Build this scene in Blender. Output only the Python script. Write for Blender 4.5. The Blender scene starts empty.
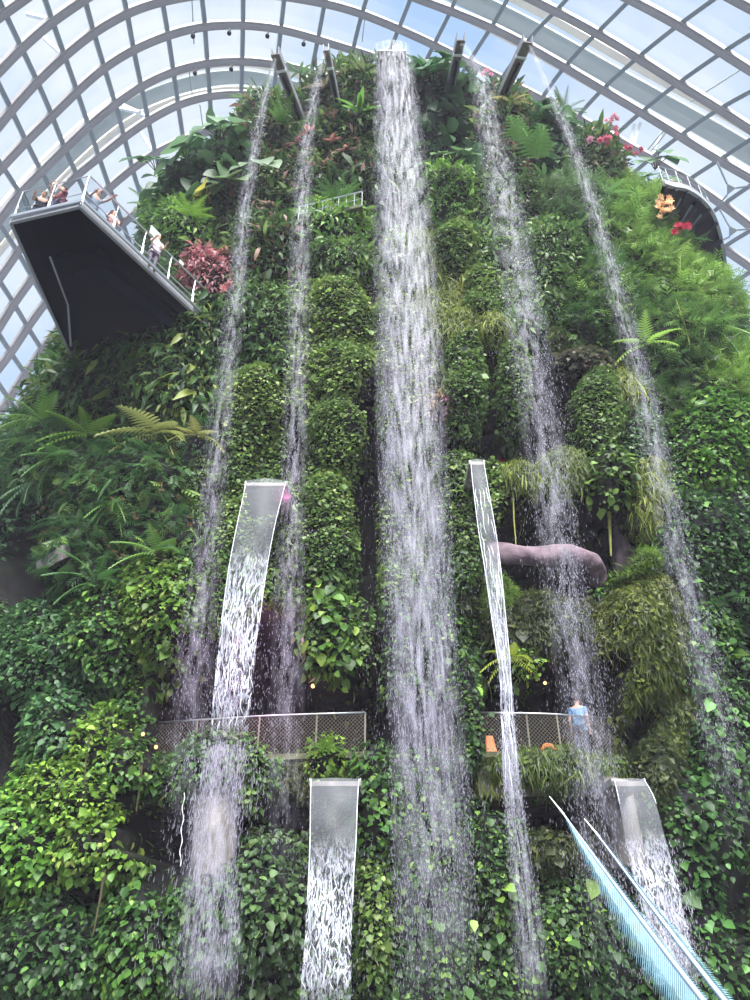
import bpy, bmesh, math, random
import numpy as np
from mathutils import Vector, Matrix

rng = np.random.default_rng(7)
random.seed(7)
scene = bpy.context.scene
COL = scene.collection
PI = math.pi

# ------------------------------------------------------------------ camera
F = 727.0
PITCH = math.radians(31.6)
CAM = np.array([0.0, 0.0, 1.6])
cs, sn = math.cos(PITCH), math.sin(PITCH)
cam_d = bpy.data.cameras.new('camera')
cam = bpy.data.objects.new('camera', cam_d)
COL.objects.link(cam)
cam.location = CAM
cam.rotation_euler = (PI / 2 + PITCH, 0, 0)
cam_d.sensor_fit = 'VERTICAL'
cam_d.sensor_height = 24.0
cam_d.sensor_width = 18.0
cam_d.lens = 24.0 * F / 1000.0
cam_d.clip_end = 600
scene.camera = cam
scene.view_settings.view_transform = 'Standard'
scene.view_settings.look = 'None'
scene.view_settings.gamma = 1.0
scene.view_settings.use_curve_mapping = False
scene.view_settings.exposure = 0.22


def ray(px, py):
    dx, dy = px - 375.0, 500.0 - py
    return np.array([dx, F * cs - dy * sn, F * sn + dy * cs])


def at(px, py, Y):
    """world point where the sight line through a pixel is Y metres away"""
    d = ray(px, py)
    return CAM + d * (Y / d[1])


def atz(px, py, z):
    d = ray(px, py)
    return CAM + d * ((z - CAM[2]) / d[2])


def proj(P):
    q = P - CAM
    f = q[..., 1] * cs + q[..., 2] * sn
    u = -q[..., 1] * sn + q[..., 2] * cs
    f = np.where(np.abs(f) < 1e-3, 1e-3, f)
    return 375 + F * q[..., 0] / f, 500 - F * u / f


# ------------------------------------------------------------------ helpers
def srgb(r, g, b):
    def c(v):
        v /= 255.0
        return v / 12.92 if v <= 0.04045 else ((v + 0.055) / 1.055) ** 2.4
    return (c(r), c(g), c(b))


def tag(o, label=None, cat=None, group=None, kind=None):
    if label: o['label'] = label
    if cat: o['category'] = cat
    if group: o['group'] = group
    if kind: o['kind'] = kind
    return o


def empty(name, loc=(0, 0, 0), label=None, cat=None, group=None, kind=None):
    o = bpy.data.objects.new(name, None)
    COL.objects.link(o)
    o.location = Vector(loc)
    o.empty_display_size = 0.2
    return tag(o, label, cat, group, kind)


def link(name, me, mat, parent=None, loc=None):
    """mesh given in world space; becomes a child of its thing with the offset removed"""
    o = bpy.data.objects.new(name, me)
    COL.objects.link(o)
    if mat is not None:
        for m in (mat if isinstance(mat, (list, tuple)) else [mat]):
            me.materials.append(m)
    if parent is not None:
        o.parent = parent
        o.matrix_parent_inverse = Matrix.Translation(-Vector(parent.location)) if parent.type == 'EMPTY' else Matrix.Identity(4)
    return o


def np_mesh(name, V, Q, colors=None, smooth=True, uv=None):
    """V (n,3), Q (m,4) quads"""
    me = bpy.data.meshes.new(name)
    V = np.ascontiguousarray(V, dtype=np.float32)
    Q = np.ascontiguousarray(Q, dtype=np.int32)
    k = Q.shape[1]
    me.vertices.add(len(V)); me.vertices.foreach_set('co', V.ravel())
    me.loops.add(Q.size); me.loops.foreach_set('vertex_index', Q.ravel())
    me.polygons.add(len(Q))
    me.polygons.foreach_set('loop_start', np.arange(0, Q.size, k, dtype=np.int32))
    if smooth:
        me.polygons.foreach_set('use_smooth', np.ones(len(Q), dtype=bool))
    if colors is not None:
        at_ = me.color_attributes.new('tint', 'FLOAT_COLOR', 'POINT')
        c = np.ones((len(V), 4), dtype=np.float32); c[:, :3] = colors
        at_.data.foreach_set('color', c.ravel())
    if uv is not None:
        l = me.uv_layers.new(name='UVMap')
        l.data.foreach_set('uv', np.ascontiguousarray(uv[Q.ravel()], dtype=np.float32).ravel())
    me.update(calc_edges=True)
    return me


class MB:
    """collects boxes, beams and tubes and builds them as one mesh"""
    def __init__(s):
        s.v, s.f = [], []

    def quad(s, a, b, c, d):
        i = len(s.v); s.v += [tuple(a), tuple(b), tuple(c), tuple(d)]; s.f.append((i, i + 1, i + 2, i + 3))

    def beam(s, p, q, w, h=None, up=(0, 0, 1)):
        h = w if h is None else h
        p, q = Vector(p), Vector(q)
        d = (q - p)
        if d.length < 1e-6: return
        d.normalize()
        up = Vector(up)
        if abs(d.dot(up)) > .97: up = Vector((1, 0, 0)) if abs(d.x) < .9 else Vector((0, 1, 0))
        sx = d.cross(up).normalized() * (w / 2)
        sy = sx.cross(d).normalized() * (h / 2)
        i = len(s.v)
        for c in (p, q):
            for a, b in ((-1, -1), (1, -1), (1, 1), (-1, 1)):
                s.v.append(tuple(c + sx * a + sy * b))
        s.f += [(i, i + 1, i + 2, i + 3), (i + 7, i + 6, i + 5, i + 4), (i, i + 4, i + 5, i + 1), (i + 1, i + 5, i + 6, i + 2),
                (i + 2, i + 6, i + 7, i + 3), (i + 3, i + 7, i + 4, i)]

    def tube(s, pts, r, n=8, r2=None):
        pts = [Vector(p) for p in pts]
        m = len(pts)
        i0 = len(s.v)
        prev = None
        for k, p in enumerate(pts):
            d = (pts[min(k + 1, m - 1)] - pts[max(k - 1, 0)]).normalized()
            ref = Vector((0, 0, 1)) if abs(d.z) < .95 else Vector((0, 1, 0))
            a = d.cross(ref).normalized() if prev is None else (prev - d * prev.dot(d)).normalized()
            prev = a
            b = d.cross(a)
            rr = r if r2 is None else r + (r2 - r) * k / (m - 1)
            if callable(r): rr = r(k / (m - 1))
            for j in range(n):
                t = 2 * PI * j / n
                s.v.append(tuple(p + a * (math.cos(t) * rr) + b * (math.sin(t) * rr)))
        for k in range(m - 1):
            for j in range(n):
                s.f.append((i0 + k * n + j, i0 + k * n + (j + 1) % n, i0 + (k + 1) * n + (j + 1) % n, i0 + (k + 1) * n + j))
        s.f.append(tuple(i0 + j for j in range(n))[::-1])
        s.f.append(tuple(i0 + (m - 1) * n + j for j in range(n)))

    def sweep(s, pts, nrm, w, h):
        """rectangular beam swept along pts; w across, h along the given normals"""
        m = len(pts); i0 = len(s.v)
        for k in range(m):
            p = Vector(pts[k]); d = (Vector(pts[min(k + 1, m - 1)]) - Vector(pts[max(k - 1, 0)])).normalized()
            n = Vector(nrm[k]); sx = d.cross(n).normalized(); n = sx.cross(d).normalized()
            for a, b in ((-1, -1), (1, -1), (1, 1), (-1, 1)):
                s.v.append(tuple(p + sx * (a * w / 2) + n * (b * h / 2)))
        for k in range(m - 1):
            for j in range(4):
                s.f.append((i0 + k * 4 + j, i0 + k * 4 + (j + 1) % 4, i0 + k * 4 + 4 + (j + 1) % 4, i0 + k * 4 + 4 + j))
        s.f.append((i0 + 3, i0 + 2, i0 + 1, i0)); e = i0 + (m - 1) * 4; s.f.append((e, e + 1, e + 2, e + 3))

    def prism(s, poly, z0, z1):
        n = len(poly); i = len(s.v)
        for z in (z0, z1):
            for p in poly: s.v.append((p[0], p[1], z if not callable(z) else z(p)))
        s.f.append(tuple(range(i, i + n))[::-1]); s.f.append(tuple(range(i + n, i + 2 * n)))
        for k in range(n):
            s.f.append((i + k, i + (k + 1) % n, i + n + (k + 1) % n, i + n + k))

    def sphere(s, c, r, nu=10, nv=7, sc=(1, 1, 1)):
        i0 = len(s.v)
        for a in range(nv + 1):
            th = PI * a / nv
            for b in range(nu):
                ph = 2 * PI * b / nu
                s.v.append((c[0] + r * sc[0] * math.sin(th) * math.cos(ph), c[1] + r * sc[1] * math.sin(th) * math.sin(ph), c[2] + r * sc[2] * math.cos(th)))
        for a in range(nv):
            for b in range(nu):
                s.f.append((i0 + a * nu + b, i0 + (a + 1) * nu + b, i0 + (a + 1) * nu + (b + 1) % nu, i0 + a * nu + (b + 1) % nu))

    def build(s, name, mat, parent=None, smooth=False, bevel=0):
        me = bpy.data.meshes.new(name)
        me.from_pydata(s.v, [], s.f)
        if smooth:
            for p in me.polygons: p.use_smooth = True
        me.update()
        o = link(name, me, mat, parent)
        if bevel:
            b = o.modifiers.new('bevel', 'BEVEL'); b.width = bevel; b.segments = 2; b.limit_method = 'ANGLE'
        return o


# vectorised value noise ------------------------------------------------
_LAT = np.random.default_rng(3).random((32, 32, 32))


def vnoise(P, scale, seed=0):
    p = P / scale + seed * 7.31
    i = np.floor(p).astype(int); f = p - i
    f = f * f * (3 - 2 * f)
    out = 0
    for a in (0, 1):
        for b in (0, 1):
            for c in (0, 1):
                w = (f[..., 0] if a else 1 - f[..., 0]) * (f[..., 1] if b else 1 - f[..., 1]) * (f[..., 2] if c else 1 - f[..., 2])
                out = out + w * _LAT[(i[..., 0] + a) % 32, (i[..., 1] + b) % 32, (i[..., 2] + c) % 32]
    return out * 2 - 1


# ------------------------------------------------------------------ materials
def mat(name):
    m = bpy.data.materials.new(name); m.use_nodes = True
    nt = m.node_tree; nt.nodes.clear()
    return m, nt, nt.nodes, nt.links


def principled(name, color, rough=.5, metal=0., noise=0., nscale=5., spec=.5, bump=0.):
    m, nt, N, L = mat(name)
    out = N.new('ShaderNodeOutputMaterial'); p = N.new('ShaderNodeBsdfPrincipled')
    L.new(p.outputs[0], out.inputs[0])
    p.inputs['Base Color'].default_value = (*color, 1); p.inputs['Roughness'].default_value = rough
    p.inputs['Metallic'].default_value = metal; p.inputs['Specular IOR Level'].default_value = spec
    if noise or bump:
        tc = N.new('ShaderNodeTexCoord'); n = N.new('ShaderNodeTexNoise')
        n.inputs['Scale'].default_value = nscale; n.inputs['Detail'].default_value = 5
        L.new(tc.outputs['Object'], n.inputs['Vector'])
        if noise:
            r = N.new('ShaderNodeValToRGB')
            r.color_ramp.elements[0].position = .3; r.color_ramp.elements[1].position = .7
            r.color_ramp.elements[0].color = (*[c * (1 - noise) for c in color], 1)
            r.color_ramp.elements[1].color = (*[min(1, c * (1 + noise)) for c in color], 1)
            L.new(n.outputs['Fac'], r.inputs[0]); L.new(r.outputs[0], p.inputs['Base Color'])
        if bump:
            b = N.new('ShaderNodeBump'); b.inputs['Strength'].default_value = bump; b.inputs['Distance'].default_value = .1
            L.new(n.outputs['Fac'], b.inputs['Height']); L.new(b.outputs[0], p.inputs['Normal'])
    return m


def leaf_mat(name, trans=.3, rough=.42, gloss=.35):
    m, nt, N, L = mat(name)
    out = N.new('ShaderNodeOutputMaterial'); a = N.new('ShaderNodeAttribute'); a.attribute_name = 'tint'
    p = N.new('ShaderNodeBsdfPrincipled'); p.inputs['Roughness'].default_value = rough
    p.inputs['Specular IOR Level'].default_value = gloss
    t = N.new('ShaderNodeBsdfTranslucent'); mx = N.new('ShaderNodeMixShader'); mx.inputs[0].default_value = trans
    hs = N.new('ShaderNodeHueSaturation'); hs.inputs['Saturation'].default_value = .95; hs.inputs['Value'].default_value = 1.3
    L.new(a.outputs['Color'], p.inputs['Base Color']); L.new(a.outputs['Color'], hs.inputs['Color']); L.new(hs.outputs[0], t.inputs['Color'])
    L.new(p.outputs[0], mx.inputs[1]); L.new(t.outputs[0], mx.inputs[2]); L.new(mx.outputs[0], out.inputs[0])
    return m


M_leaf = leaf_mat('leaf_blades')
M_petal = leaf_mat('petals', .35, .6, .2)
M_steel = principled('grey_painted_steel', srgb(150, 150, 158), .45, .0, .06, 3)
M_rib = principled('roof_rib_steel', srgb(172, 166, 166), .5, .0, .08, .6)
M_rib2 = principled('roof_cross_rib_steel', srgb(142, 150, 154), .45, .0, .08, .6)
M_outer = principled('outer_arch_sunlit_steel', srgb(240, 228, 212), .5, .0, .05, .3)  # sunlight on the outer arches is put into this beige
M_outer_d = principled('outer_arch_shaded_web', srgb(172, 180, 178), .5, .0, .05, .3)  # greyer copy of the arch steel, its shade put into the colour
M_white = principled('white_painted_steel', srgb(225, 228, 230), .4)
M_chrome = principled('brushed_stainless', srgb(190, 192, 198), .28, .9)
M_dark = principled('dark_blue_grey_steel', srgb(12, 17, 28), .8, 0, .25, 1.2, .12)
M_dark2 = principled('charcoal_steel_ribs', srgb(24, 30, 44), .6, 0, .1, 2, .2)
M_chute = principled('rusty_grey_chute_steel', srgb(120, 112, 112), .5, .3, .3, 4)
M_conc = principled('weathered_concrete', srgb(92, 94, 74), .9, 0, .35, 2.5, .2, .5)
M_floor = principled('dark_stone_floor', srgb(48, 50, 52), .6, 0, .2, 1.5)
M_log = principled('pinkish_smooth_rock_beam', srgb(116, 98, 108), .8, 0, .3, 3.0, .2, .6)
M_stem = principled('brown_stems', srgb(66, 58, 40), .8, 0, .3, 10)
M_vine = principled('pale_hanging_roots', srgb(140, 140, 70), .8, 0, .3, 10)
M_panel = principled('pale_blue_grille_panel', srgb(150, 165, 190), .5)
M_sign = principled('pale_green_sign_board', srgb(190, 205, 200), .4)
M_glasspanel = None


def emis(name, color, s):
    m, nt, N, L = mat(name)
    out = N.new('ShaderNodeOutputMaterial'); e = N.new('ShaderNodeEmission')
    e.inputs[0].default_value = (*color, 1); e.inputs[1].default_value = s; L.new(e.outputs[0], out.inputs[0])
    return m


def water_drop_mat():
    m, nt, N, L = mat('falling_water_drops')
    out = N.new('ShaderNodeOutputMaterial'); p = N.new('ShaderNodeBsdfPrincipled')
    p.inputs['Base Color'].default_value = (*srgb(222, 218, 236), 1); p.inputs['Roughness'].default_value = .15
    t = N.new('ShaderNodeBsdfTranslucent'); t.inputs[0].default_value = (*srgb(222, 216, 238), 1)
    tr = N.new('ShaderNodeBsdfTransparent')
    mx = N.new('ShaderNodeMixShader'); mx.inputs[0].default_value = .45
    m2 = N.new('ShaderNodeMixShader'); m2.inputs[0].default_value = .52
    L.new(p.outputs[0], mx.inputs[1]); L.new(t.outputs[0], mx.inputs[2])
    L.new(mx.outputs[0], m2.inputs[1]); L.new(tr.outputs[0], m2.inputs[2]); L.new(m2.outputs[0], out.inputs[0])
    return m


M_drop = water_drop_mat()


def veil_mat(name, amount, sx, sy, color=(214, 210, 232), lo=.35, hi=.75, fade=0.12, breakup=0.0):
    """thin water film: see-through between white streaks; u across, v from lip (1) to foot (0)"""
    m, nt, N, L = mat(name)
    out = N.new('ShaderNodeOutputMaterial')
    uv = N.new('ShaderNodeUVMap'); uv.uv_map = 'UVMap'
    mp = N.new('ShaderNodeMapping'); mp.inputs['Scale'].default_value = (sx, sy, 1)
    L.new(uv.outputs[0], mp.inputs[0])
    n = N.new('ShaderNodeTexNoise'); n.inputs['Detail'].default_value = 6; n.inputs['Roughness'].default_value = .65
    n.inputs['Scale'].default_value = 1; n.inputs['Distortion'].default_value = .4
    L.new(mp.outputs[0], n.inputs['Vector'])
    rmp = N.new('ShaderNodeMapRange'); rmp.inputs[1].default_value = lo; rmp.inputs[2].default_value = hi
    L.new(n.outputs['Fac'], rmp.inputs[0])
    sep = N.new('ShaderNodeSeparateXYZ'); L.new(uv.outputs[0], sep.inputs[0])
    # soft side edges where the film thins out
    e1 = N.new('ShaderNodeMath'); e1.operation = 'SUBTRACT'; e1.inputs[0].default_value = 1; L.new(sep.outputs[0], e1.inputs[1])
    mn = N.new('ShaderNodeMath'); mn.operation = 'MINIMUM'; L.new(sep.outputs[0], mn.inputs[0]); L.new(e1.outputs[0], mn.inputs[1])
    ed = N.new('ShaderNodeMapRange'); ed.inputs[1].default_value = 0; ed.inputs[2].default_value = max(fade, 1e-3); L.new(mn.outputs[0], ed.inputs[0])
    mu = N.new('ShaderNodeMath'); mu.operation = 'MULTIPLY'; L.new(rmp.outputs[0], mu.inputs[0]); L.new(ed.outputs[0], mu.inputs[1])
    ft = N.new('ShaderNodeMapRange'); ft.inputs[1].default_value = 0; ft.inputs[2].default_value = .16; L.new(sep.outputs[1], ft.inputs[0])
    m3 = N.new('ShaderNodeMath'); m3.operation = 'MULTIPLY'; L.new(mu.outputs[0], m3.inputs[0]); L.new(ft.outputs[0], m3.inputs[1])
    am = N.new('ShaderNodeMath'); am.operation = 'MULTIPLY'; am.inputs[1].default_value = amount; L.new(m3.outputs[0], am.inputs[0])
    p = N.new('ShaderNodeBsdfPrincipled'); p.inputs['Base Color'].default_value = (*srgb(*color), 1); p.inputs['Roughness'].default_value = .3
    tl = N.new('ShaderNodeBsdfTranslucent'); tl.inputs[0].default_value = (*srgb(*color), 1)
    pm = N.new('ShaderNodeMixShader'); pm.inputs[0].default_value = .45; L.new(p.outputs[0], pm.inputs[1]); L.new(tl.outputs[0], pm.inputs[2])
    tr = N.new('ShaderNodeBsdfTransparent'); mx = N.new('ShaderNodeMixShader')
    L.new(am.outputs[0], mx.inputs[0]); L.new(tr.outputs[0], mx.inputs[1]); L.new(pm.outputs[0], mx.inputs[2]); L.new(mx.outputs[0], out.inputs[0])
    return m


def film_mat():
    """clear laminar sheet: mostly see-through with a pale sheen, breaking into white strands further down"""
    m, nt, N, L = mat('laminar_water_film')
    out = N.new('ShaderNodeOutputMaterial')
    uv = N.new('ShaderNodeUVMap'); uv.uv_map = 'UVMap'
    sep = N.new('ShaderNodeSeparateXYZ'); L.new(uv.outputs[0], sep.inputs[0])
    mp = N.new('ShaderNodeMapping'); mp.inputs['Scale'].default_value = (8, 10, 1); L.new(uv.outputs[0], mp.inputs[0])
    n = N.new('ShaderNodeTexNoise'); n.inputs['Scale'].default_value = 1.3; n.inputs['Detail'].default_value = 4; n.inputs['Distortion'].default_value = 1.2
    L.new(mp.outputs[0], n.inputs['Vector'])
    # ridges: |noise-.5| small -> strand
    s1 = N.new('ShaderNodeMath'); s1.operation = 'SUBTRACT'; s1.inputs[1].default_value = .5; L.new(n.outputs['Fac'], s1.inputs[0])
    ab = N.new('ShaderNodeMath'); ab.operation = 'ABSOLUTE'; L.new(s1.outputs[0], ab.inputs[0])
    rg = N.new('ShaderNodeMapRange'); rg.inputs[1].default_value = .015; rg.inputs[2].default_value = .09; rg.inputs[3].default_value = 1; rg.inputs[4].default_value = 0
    L.new(ab.outputs[0], rg.inputs[0])
    # amount of break-up grows towards the foot
    br = N.new('ShaderNodeMapRange'); br.inputs[1].default_value = .78; br.inputs[2].default_value = .5; br.inputs[3].default_value = 0; br.inputs[4].default_value = 1
    L.new(sep.outputs[1], br.inputs[0])
    a1 = N.new('ShaderNodeMath'); a1.operation = 'MULTIPLY'; L.new(rg.outputs[0], a1.inputs[0]); L.new(br.outputs[0], a1.inputs[1])
    base = N.new('ShaderNodeMapRange'); base.inputs[1].default_value = .45; base.inputs[2].default_value = .85; base.inputs[3].default_value = .05; base.inputs[4].default_value = .22
    L.new(sep.outputs[1], base.inputs[0])
    ad = N.new('ShaderNodeMath'); ad.operation = 'MAXIMUM'; L.new(a1.outputs[0], ad.inputs[0]); L.new(base.outputs[0], ad.inputs[1])
    sc = N.new('ShaderNodeMath'); sc.operation = 'MULTIPLY'; sc.inputs[1].default_value = .72
    ft = N.new('ShaderNodeMapRange'); ft.inputs[1].default_value = 0; ft.inputs[2].default_value = .22; L.new(sep.outputs[1], ft.inputs[0])
    m3 = N.new('ShaderNodeMath'); m3.operation = 'MULTIPLY'; L.new(ad.outputs[0], m3.inputs[0]); L.new(ft.outputs[0], m3.inputs[1]); L.new(m3.outputs[0], sc.inputs[0])
    p = N.new('ShaderNodeBsdfPrincipled'); p.inputs['Base Color'].default_value = (*srgb(205, 208, 222), 1); p.inputs['Roughness'].default_value = .32
    tr = N.new('ShaderNodeBsdfTransparent'); mx = N.new('ShaderNodeMixShader')
    L.new(sc.outputs[0], mx.inputs[0]); L.new(tr.outputs[0], mx.inputs[1]); L.new(p.outputs[0], mx.inputs[2]); L.new(mx.outputs[0], out.inputs[0])
    return m


def glass_mat(name, tint=(.93, .97, 1), refl=.06, haze=.0):
    m, nt, N, L = mat(name)
    out = N.new('ShaderNodeOutputMaterial'); tr = N.new('ShaderNodeBsdfTransparent'); tr.inputs[0].default_value = (*tint, 1)
    g = N.new('ShaderNodeBsdfGlossy'); g.inputs['Roughness'].default_value = .05
    mx = N.new('ShaderNodeMixShader'); mx.inputs[0].default_value = refl
    L.new(tr.outputs[0], mx.inputs[1]); L.new(g.outputs[0], mx.inputs[2])
    last = mx
    if haze:
        d = N.new('ShaderNodeBsdfDiffuse'); d.inputs[0].default_value = (*haze, 1) if isinstance(haze, tuple) else (haze,) * 3 + (1,)
        m2 = N.new('ShaderNodeMixShader'); m2.inputs[0].default_value = .25
        L.new(mx.outputs[0], m2.inputs[1]); L.new(d.outputs[0], m2.inputs[2]); last = m2
    L.new(last.outputs[0], out.inputs[0])
    return m


M_glass = glass_mat('roof_glass')
M_rail_glass = glass_mat('railing_glass_panel', (.90, .92, .93), .03)

# ------------------------------------------------------------------ sky and light
w = bpy.data.worlds.new('world'); scene.world = w; w.use_nodes = True
N, L = w.node_tree.nodes, w.node_tree.links
N.clear()
out = N.new('ShaderNodeOutputWorld'); bg = N.new('ShaderNodeBackground')
tc = N.new('ShaderNodeTexCoord'); nz = N.new('ShaderNodeTexNoise'); nz.inputs['Scale'].default_value = 2.6; nz.inputs['Detail'].default_value = 6
cr = N.new('ShaderNodeValToRGB')
cr.color_ramp.elements[0].position = .38; cr.color_ramp.elements[0].color = (*srgb(178, 208, 246), 1)
cr.color_ramp.elements[1].position = .60; cr.color_ramp.elements[1].color = (*srgb(238, 243, 250), 1)
L.new(tc.outputs['Generated'], nz.inputs['Vector']); L.new(nz.outputs['Fac'], cr.inputs[0]); L.new(cr.outputs[0], bg.inputs[0])
bg.inputs[1].default_value = .96
L.new(bg.outputs[0], out.inputs[0])
sd = bpy.data.lights.new('sun', 'SUN'); sd.energy = 12.0; sd.angle = math.radians(50); sd.color = (1, .96, .88)
so = bpy.data.objects.new('sun', sd); COL.objects.link(so)
so.rotation_euler = Vector((-.12, .75, -1)).to_track_quat('-Z', 'Y').to_euler()
cy = scene.cycles
cy.transparent_max_bounces = 24
cy.max_bounces = 6
cy.diffuse_bounces = 3
# ------------------------------------------------------------------ the glass dome
DC = np.array([0.0, 20.0, 0.0]); DR = np.array([40.0, 47.0, 57.0])


def on_dome(px, py, k=1.0):
    d = ray(px, py) / (DR * k); o = (CAM - DC) / (DR * k)
    A, B, C_ = d @ d, 2 * o @ d, o @ o - 1
    t = (-B + math.sqrt(B * B - 4 * A * C_)) / (2 * A)
    return CAM + ray(px, py) * t


def dome_n(P):
    n = (P - DC) / DR ** 2
    return n / np.linalg.norm(n)


def smooth_line(pts, n=5):
    """catmull-rom through traced points, carried on a little past both ends"""
    pts = [np.array(p, float) for p in pts]
    a = pts[0] * 2 - pts[1]; b = pts[-1] * 2 - pts[-2]
    a2 = pts[0] + (a - pts[0]) / max(1e-6, np.linalg.norm(a - pts[0])) * 60
    b2 = pts[-1] + (b - pts[-1]) / max(1e-6, np.linalg.norm(b - pts[-1])) * 60
    pts = [a2] + pts + [b2]
    ext = [pts[0] * 2 - pts[1]] + pts + [pts[-1] * 2 - pts[-2]]
    out = []
    for i in range(1, len(ext) - 2):
        p0, p1, p2, p3 = ext[i - 1:i + 3]
        for k in range(n):
            t = k / n
            out.append(.5 * ((2 * p1) + (-p0 + p2) * t + (2 * p0 - 5 * p1 + 4 * p2 - p3) * t * t + (-p0 + 3 * p1 - 3 * p2 + p3) * t ** 3))
    out.append(ext[-2])
    out = np.array(out)
    for _ in range(14):
        out[1:-1] = out[1:-1] * .5 + (out[:-2] + out[2:]) * .25
    return out


def lay(pts, k=1.0):
    P = [on_dome(p[0], p[1], k) for p in smooth_line(pts)]
    return P, [dome_n(p) for p in P]


dome = empty('ceiling', (0, 20, 0), kind='structure')
arches = [
    [(0, 15), (21, 0)],
    [(0, 69), (23, 45), (52, 20), (82, 0)],
    [(0, 123), (12, 108), (37, 80), (64, 55), (93, 31), (127, 12), (160, 0), (235, -12), (310, 0), (350, 8), (398, 28), (434, 44), (480, 68), (521, 88), (550, 103), (600, 130), (665, 165), (718, 200), (750, 225)],
    [(0, 168), (25, 141), (52, 115), (77, 90), (104, 66), (134, 48), (168, 34), (203, 25), (243, 24), (281, 28), (318, 39), (350, 49), (374, 56), (430, 80), (500, 116), (580, 160), (660, 207), (725, 249), (750, 266)],
    [(0, 218), (16, 195), (41, 171), (64, 148), (88, 125), (115, 103), (141, 85), (173, 70), (207, 62), (243, 60), (277, 64), (310, 71), (370, 90)],
    [(0, 276), (17, 252), (40, 216), (60, 190), (80, 171), (99, 157), (124, 136), (148, 120), (178, 103), (211, 95), (241, 93), (290, 98)],
    [(0, 325), (12, 305), (31, 279), (55, 247), (82, 213), (109, 187), (132, 168), (155, 152), (183, 139), (211, 130), (240, 127)],
    [(0, 366), (11, 352), (27, 327), (45, 302), (80, 262), (130, 215), (180, 180)],
    [(0, 412), (10, 397), (24, 375), (41, 351), (54, 332), (90, 290)],
    [(0, 437), (15, 412), (32, 387), (50, 362)],
    [(423, 0), (453, 11), (493, 27), (526, 44), (566, 67), (603, 89), (642, 112), (681, 136), (718, 159), (750, 177)],
    [(535, 0), (565, 15), (598, 33), (637, 56), (678, 83), (718, 107), (750, 128)],
    [(633, 0), (678, 23), (721, 51), (750, 69)],
    [(737, 0), (750, 7)],
]
cross = [
    [(0, 386), (10, 401), (17, 412), (30, 430)],
    [(0, 336), (10, 352), (24, 372), (35, 389), (60, 425)],
    [(0, 282), (13, 302), (28, 328), (42, 350), (60, 378), (90, 420)],
    [(0, 225), (18, 252), (30, 274), (45, 300), (70, 345), (100, 390)],
    [(0, 163), (20, 193), (33, 218), (60, 268), (90, 320)],
    [(0, 87), (11, 109), (25, 140), (41, 171), (55, 197), (80, 243)],
    [(1, 5), (21, 47), (37, 81), (52, 115), (64, 148), (76, 173), (100, 225)],
    [(45, 0), (52, 20), (64, 55), (77, 91), (88, 125), (99, 157), (109, 187), (125, 230)],
    [(85, 0), (93, 31), (104, 67), (115, 103), (124, 136), (132, 168), (139, 191), (150, 220)],
    [(124, 0), (127, 12), (133, 48), (141, 85), (148, 120), (155, 152), (160, 171), (170, 205)],
    [(162, 0), (168, 34), (173, 70), (178, 104), (183, 139), (187, 165)],
    [(202, 0), (205, 24), (207, 63), (210, 96), (212, 139)],
    [(243, 0), (243, 24), (242, 60), (241, 101), (240, 140)],
    [(284, 0), (281, 27), (277, 63), (273, 95)],
    [(325, 0), (318, 39), (311, 72), (305, 100)],
    [(366, 0), (361, 16), (353, 49), (345, 80)],
    [(410, 0), (397, 33), (380, 75)],
    [(455, 0), (450, 13), (434, 44), (421, 71), (405, 105)],
    [(507, 0), (493, 25), (478, 47), (455, 85)],
    [(566, 0), (550, 17), (537, 29), (520, 52), (495, 88)],
    [(630, 0), (598, 32), (566, 64), (546, 92), (520, 130)],
    [(713, 0), (678, 25), (638, 57), (602, 89), (579, 115), (550, 150)],
    [(750, 35), (721, 53), (678, 83), (642, 111), (610, 140), (580, 170)],
    [(750, 92), (718, 109), (681, 135), (653, 156), (620, 185)],
    [(750, 140), (718, 161), (683, 183), (650, 207)],
    [(750, 186), (719, 207), (690, 230)],
    [(750, 231), (723, 247), (700, 265)],
    [(750, 272), (735, 283), (710, 300)],
]
for k, a in enumerate(arches):
    P, Nn = lay(a)
    b = MB(); b.sweep(P, Nn, .50, .42)
    rb = b.build('arch_rib', M_rib, dome)
    f_ = MB(); f_.sweep([p + n * -.24 for p, n in zip(P, Nn)], Nn, .24, .08)
    f_.build('bottom_flange', M_rib, rb)
for a in cross:
    P, Nn = lay(a)
    b = MB(); b.sweep(P, Nn, .27, .30)
    rb = b.build('cross_rib', M_rib2, dome)
# glass skin just outside the ribs
nu_, nv_ = 72, 28
uu = np.linspace(0, 2 * PI, nu_, endpoint=False); vv = np.linspace(0, PI / 2 * .995, nv_)
U, Vv = np.meshgrid(uu, vv)
k = 1.022
GV = np.stack([DC[0] + DR[0] * k * np.cos(Vv) * np.cos(U), DC[1] + DR[1] * k * np.cos(Vv) * np.sin(U), DR[2] * k * np.sin(Vv)], -1).reshape(-1, 3)
ii, jj = np.meshgrid(np.arange(nv_ - 1), np.arange(nu_), indexing='ij')
GQ = np.stack([ii * nu_ + jj, ii * nu_ + (jj + 1) % nu_, (ii + 1) * nu_ + (jj + 1) % nu_, (ii + 1) * nu_ + jj], -1).reshape(-1, 4)
link('glass_panes', np_mesh('glass_panes', GV, GQ), M_glass, dome)
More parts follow.
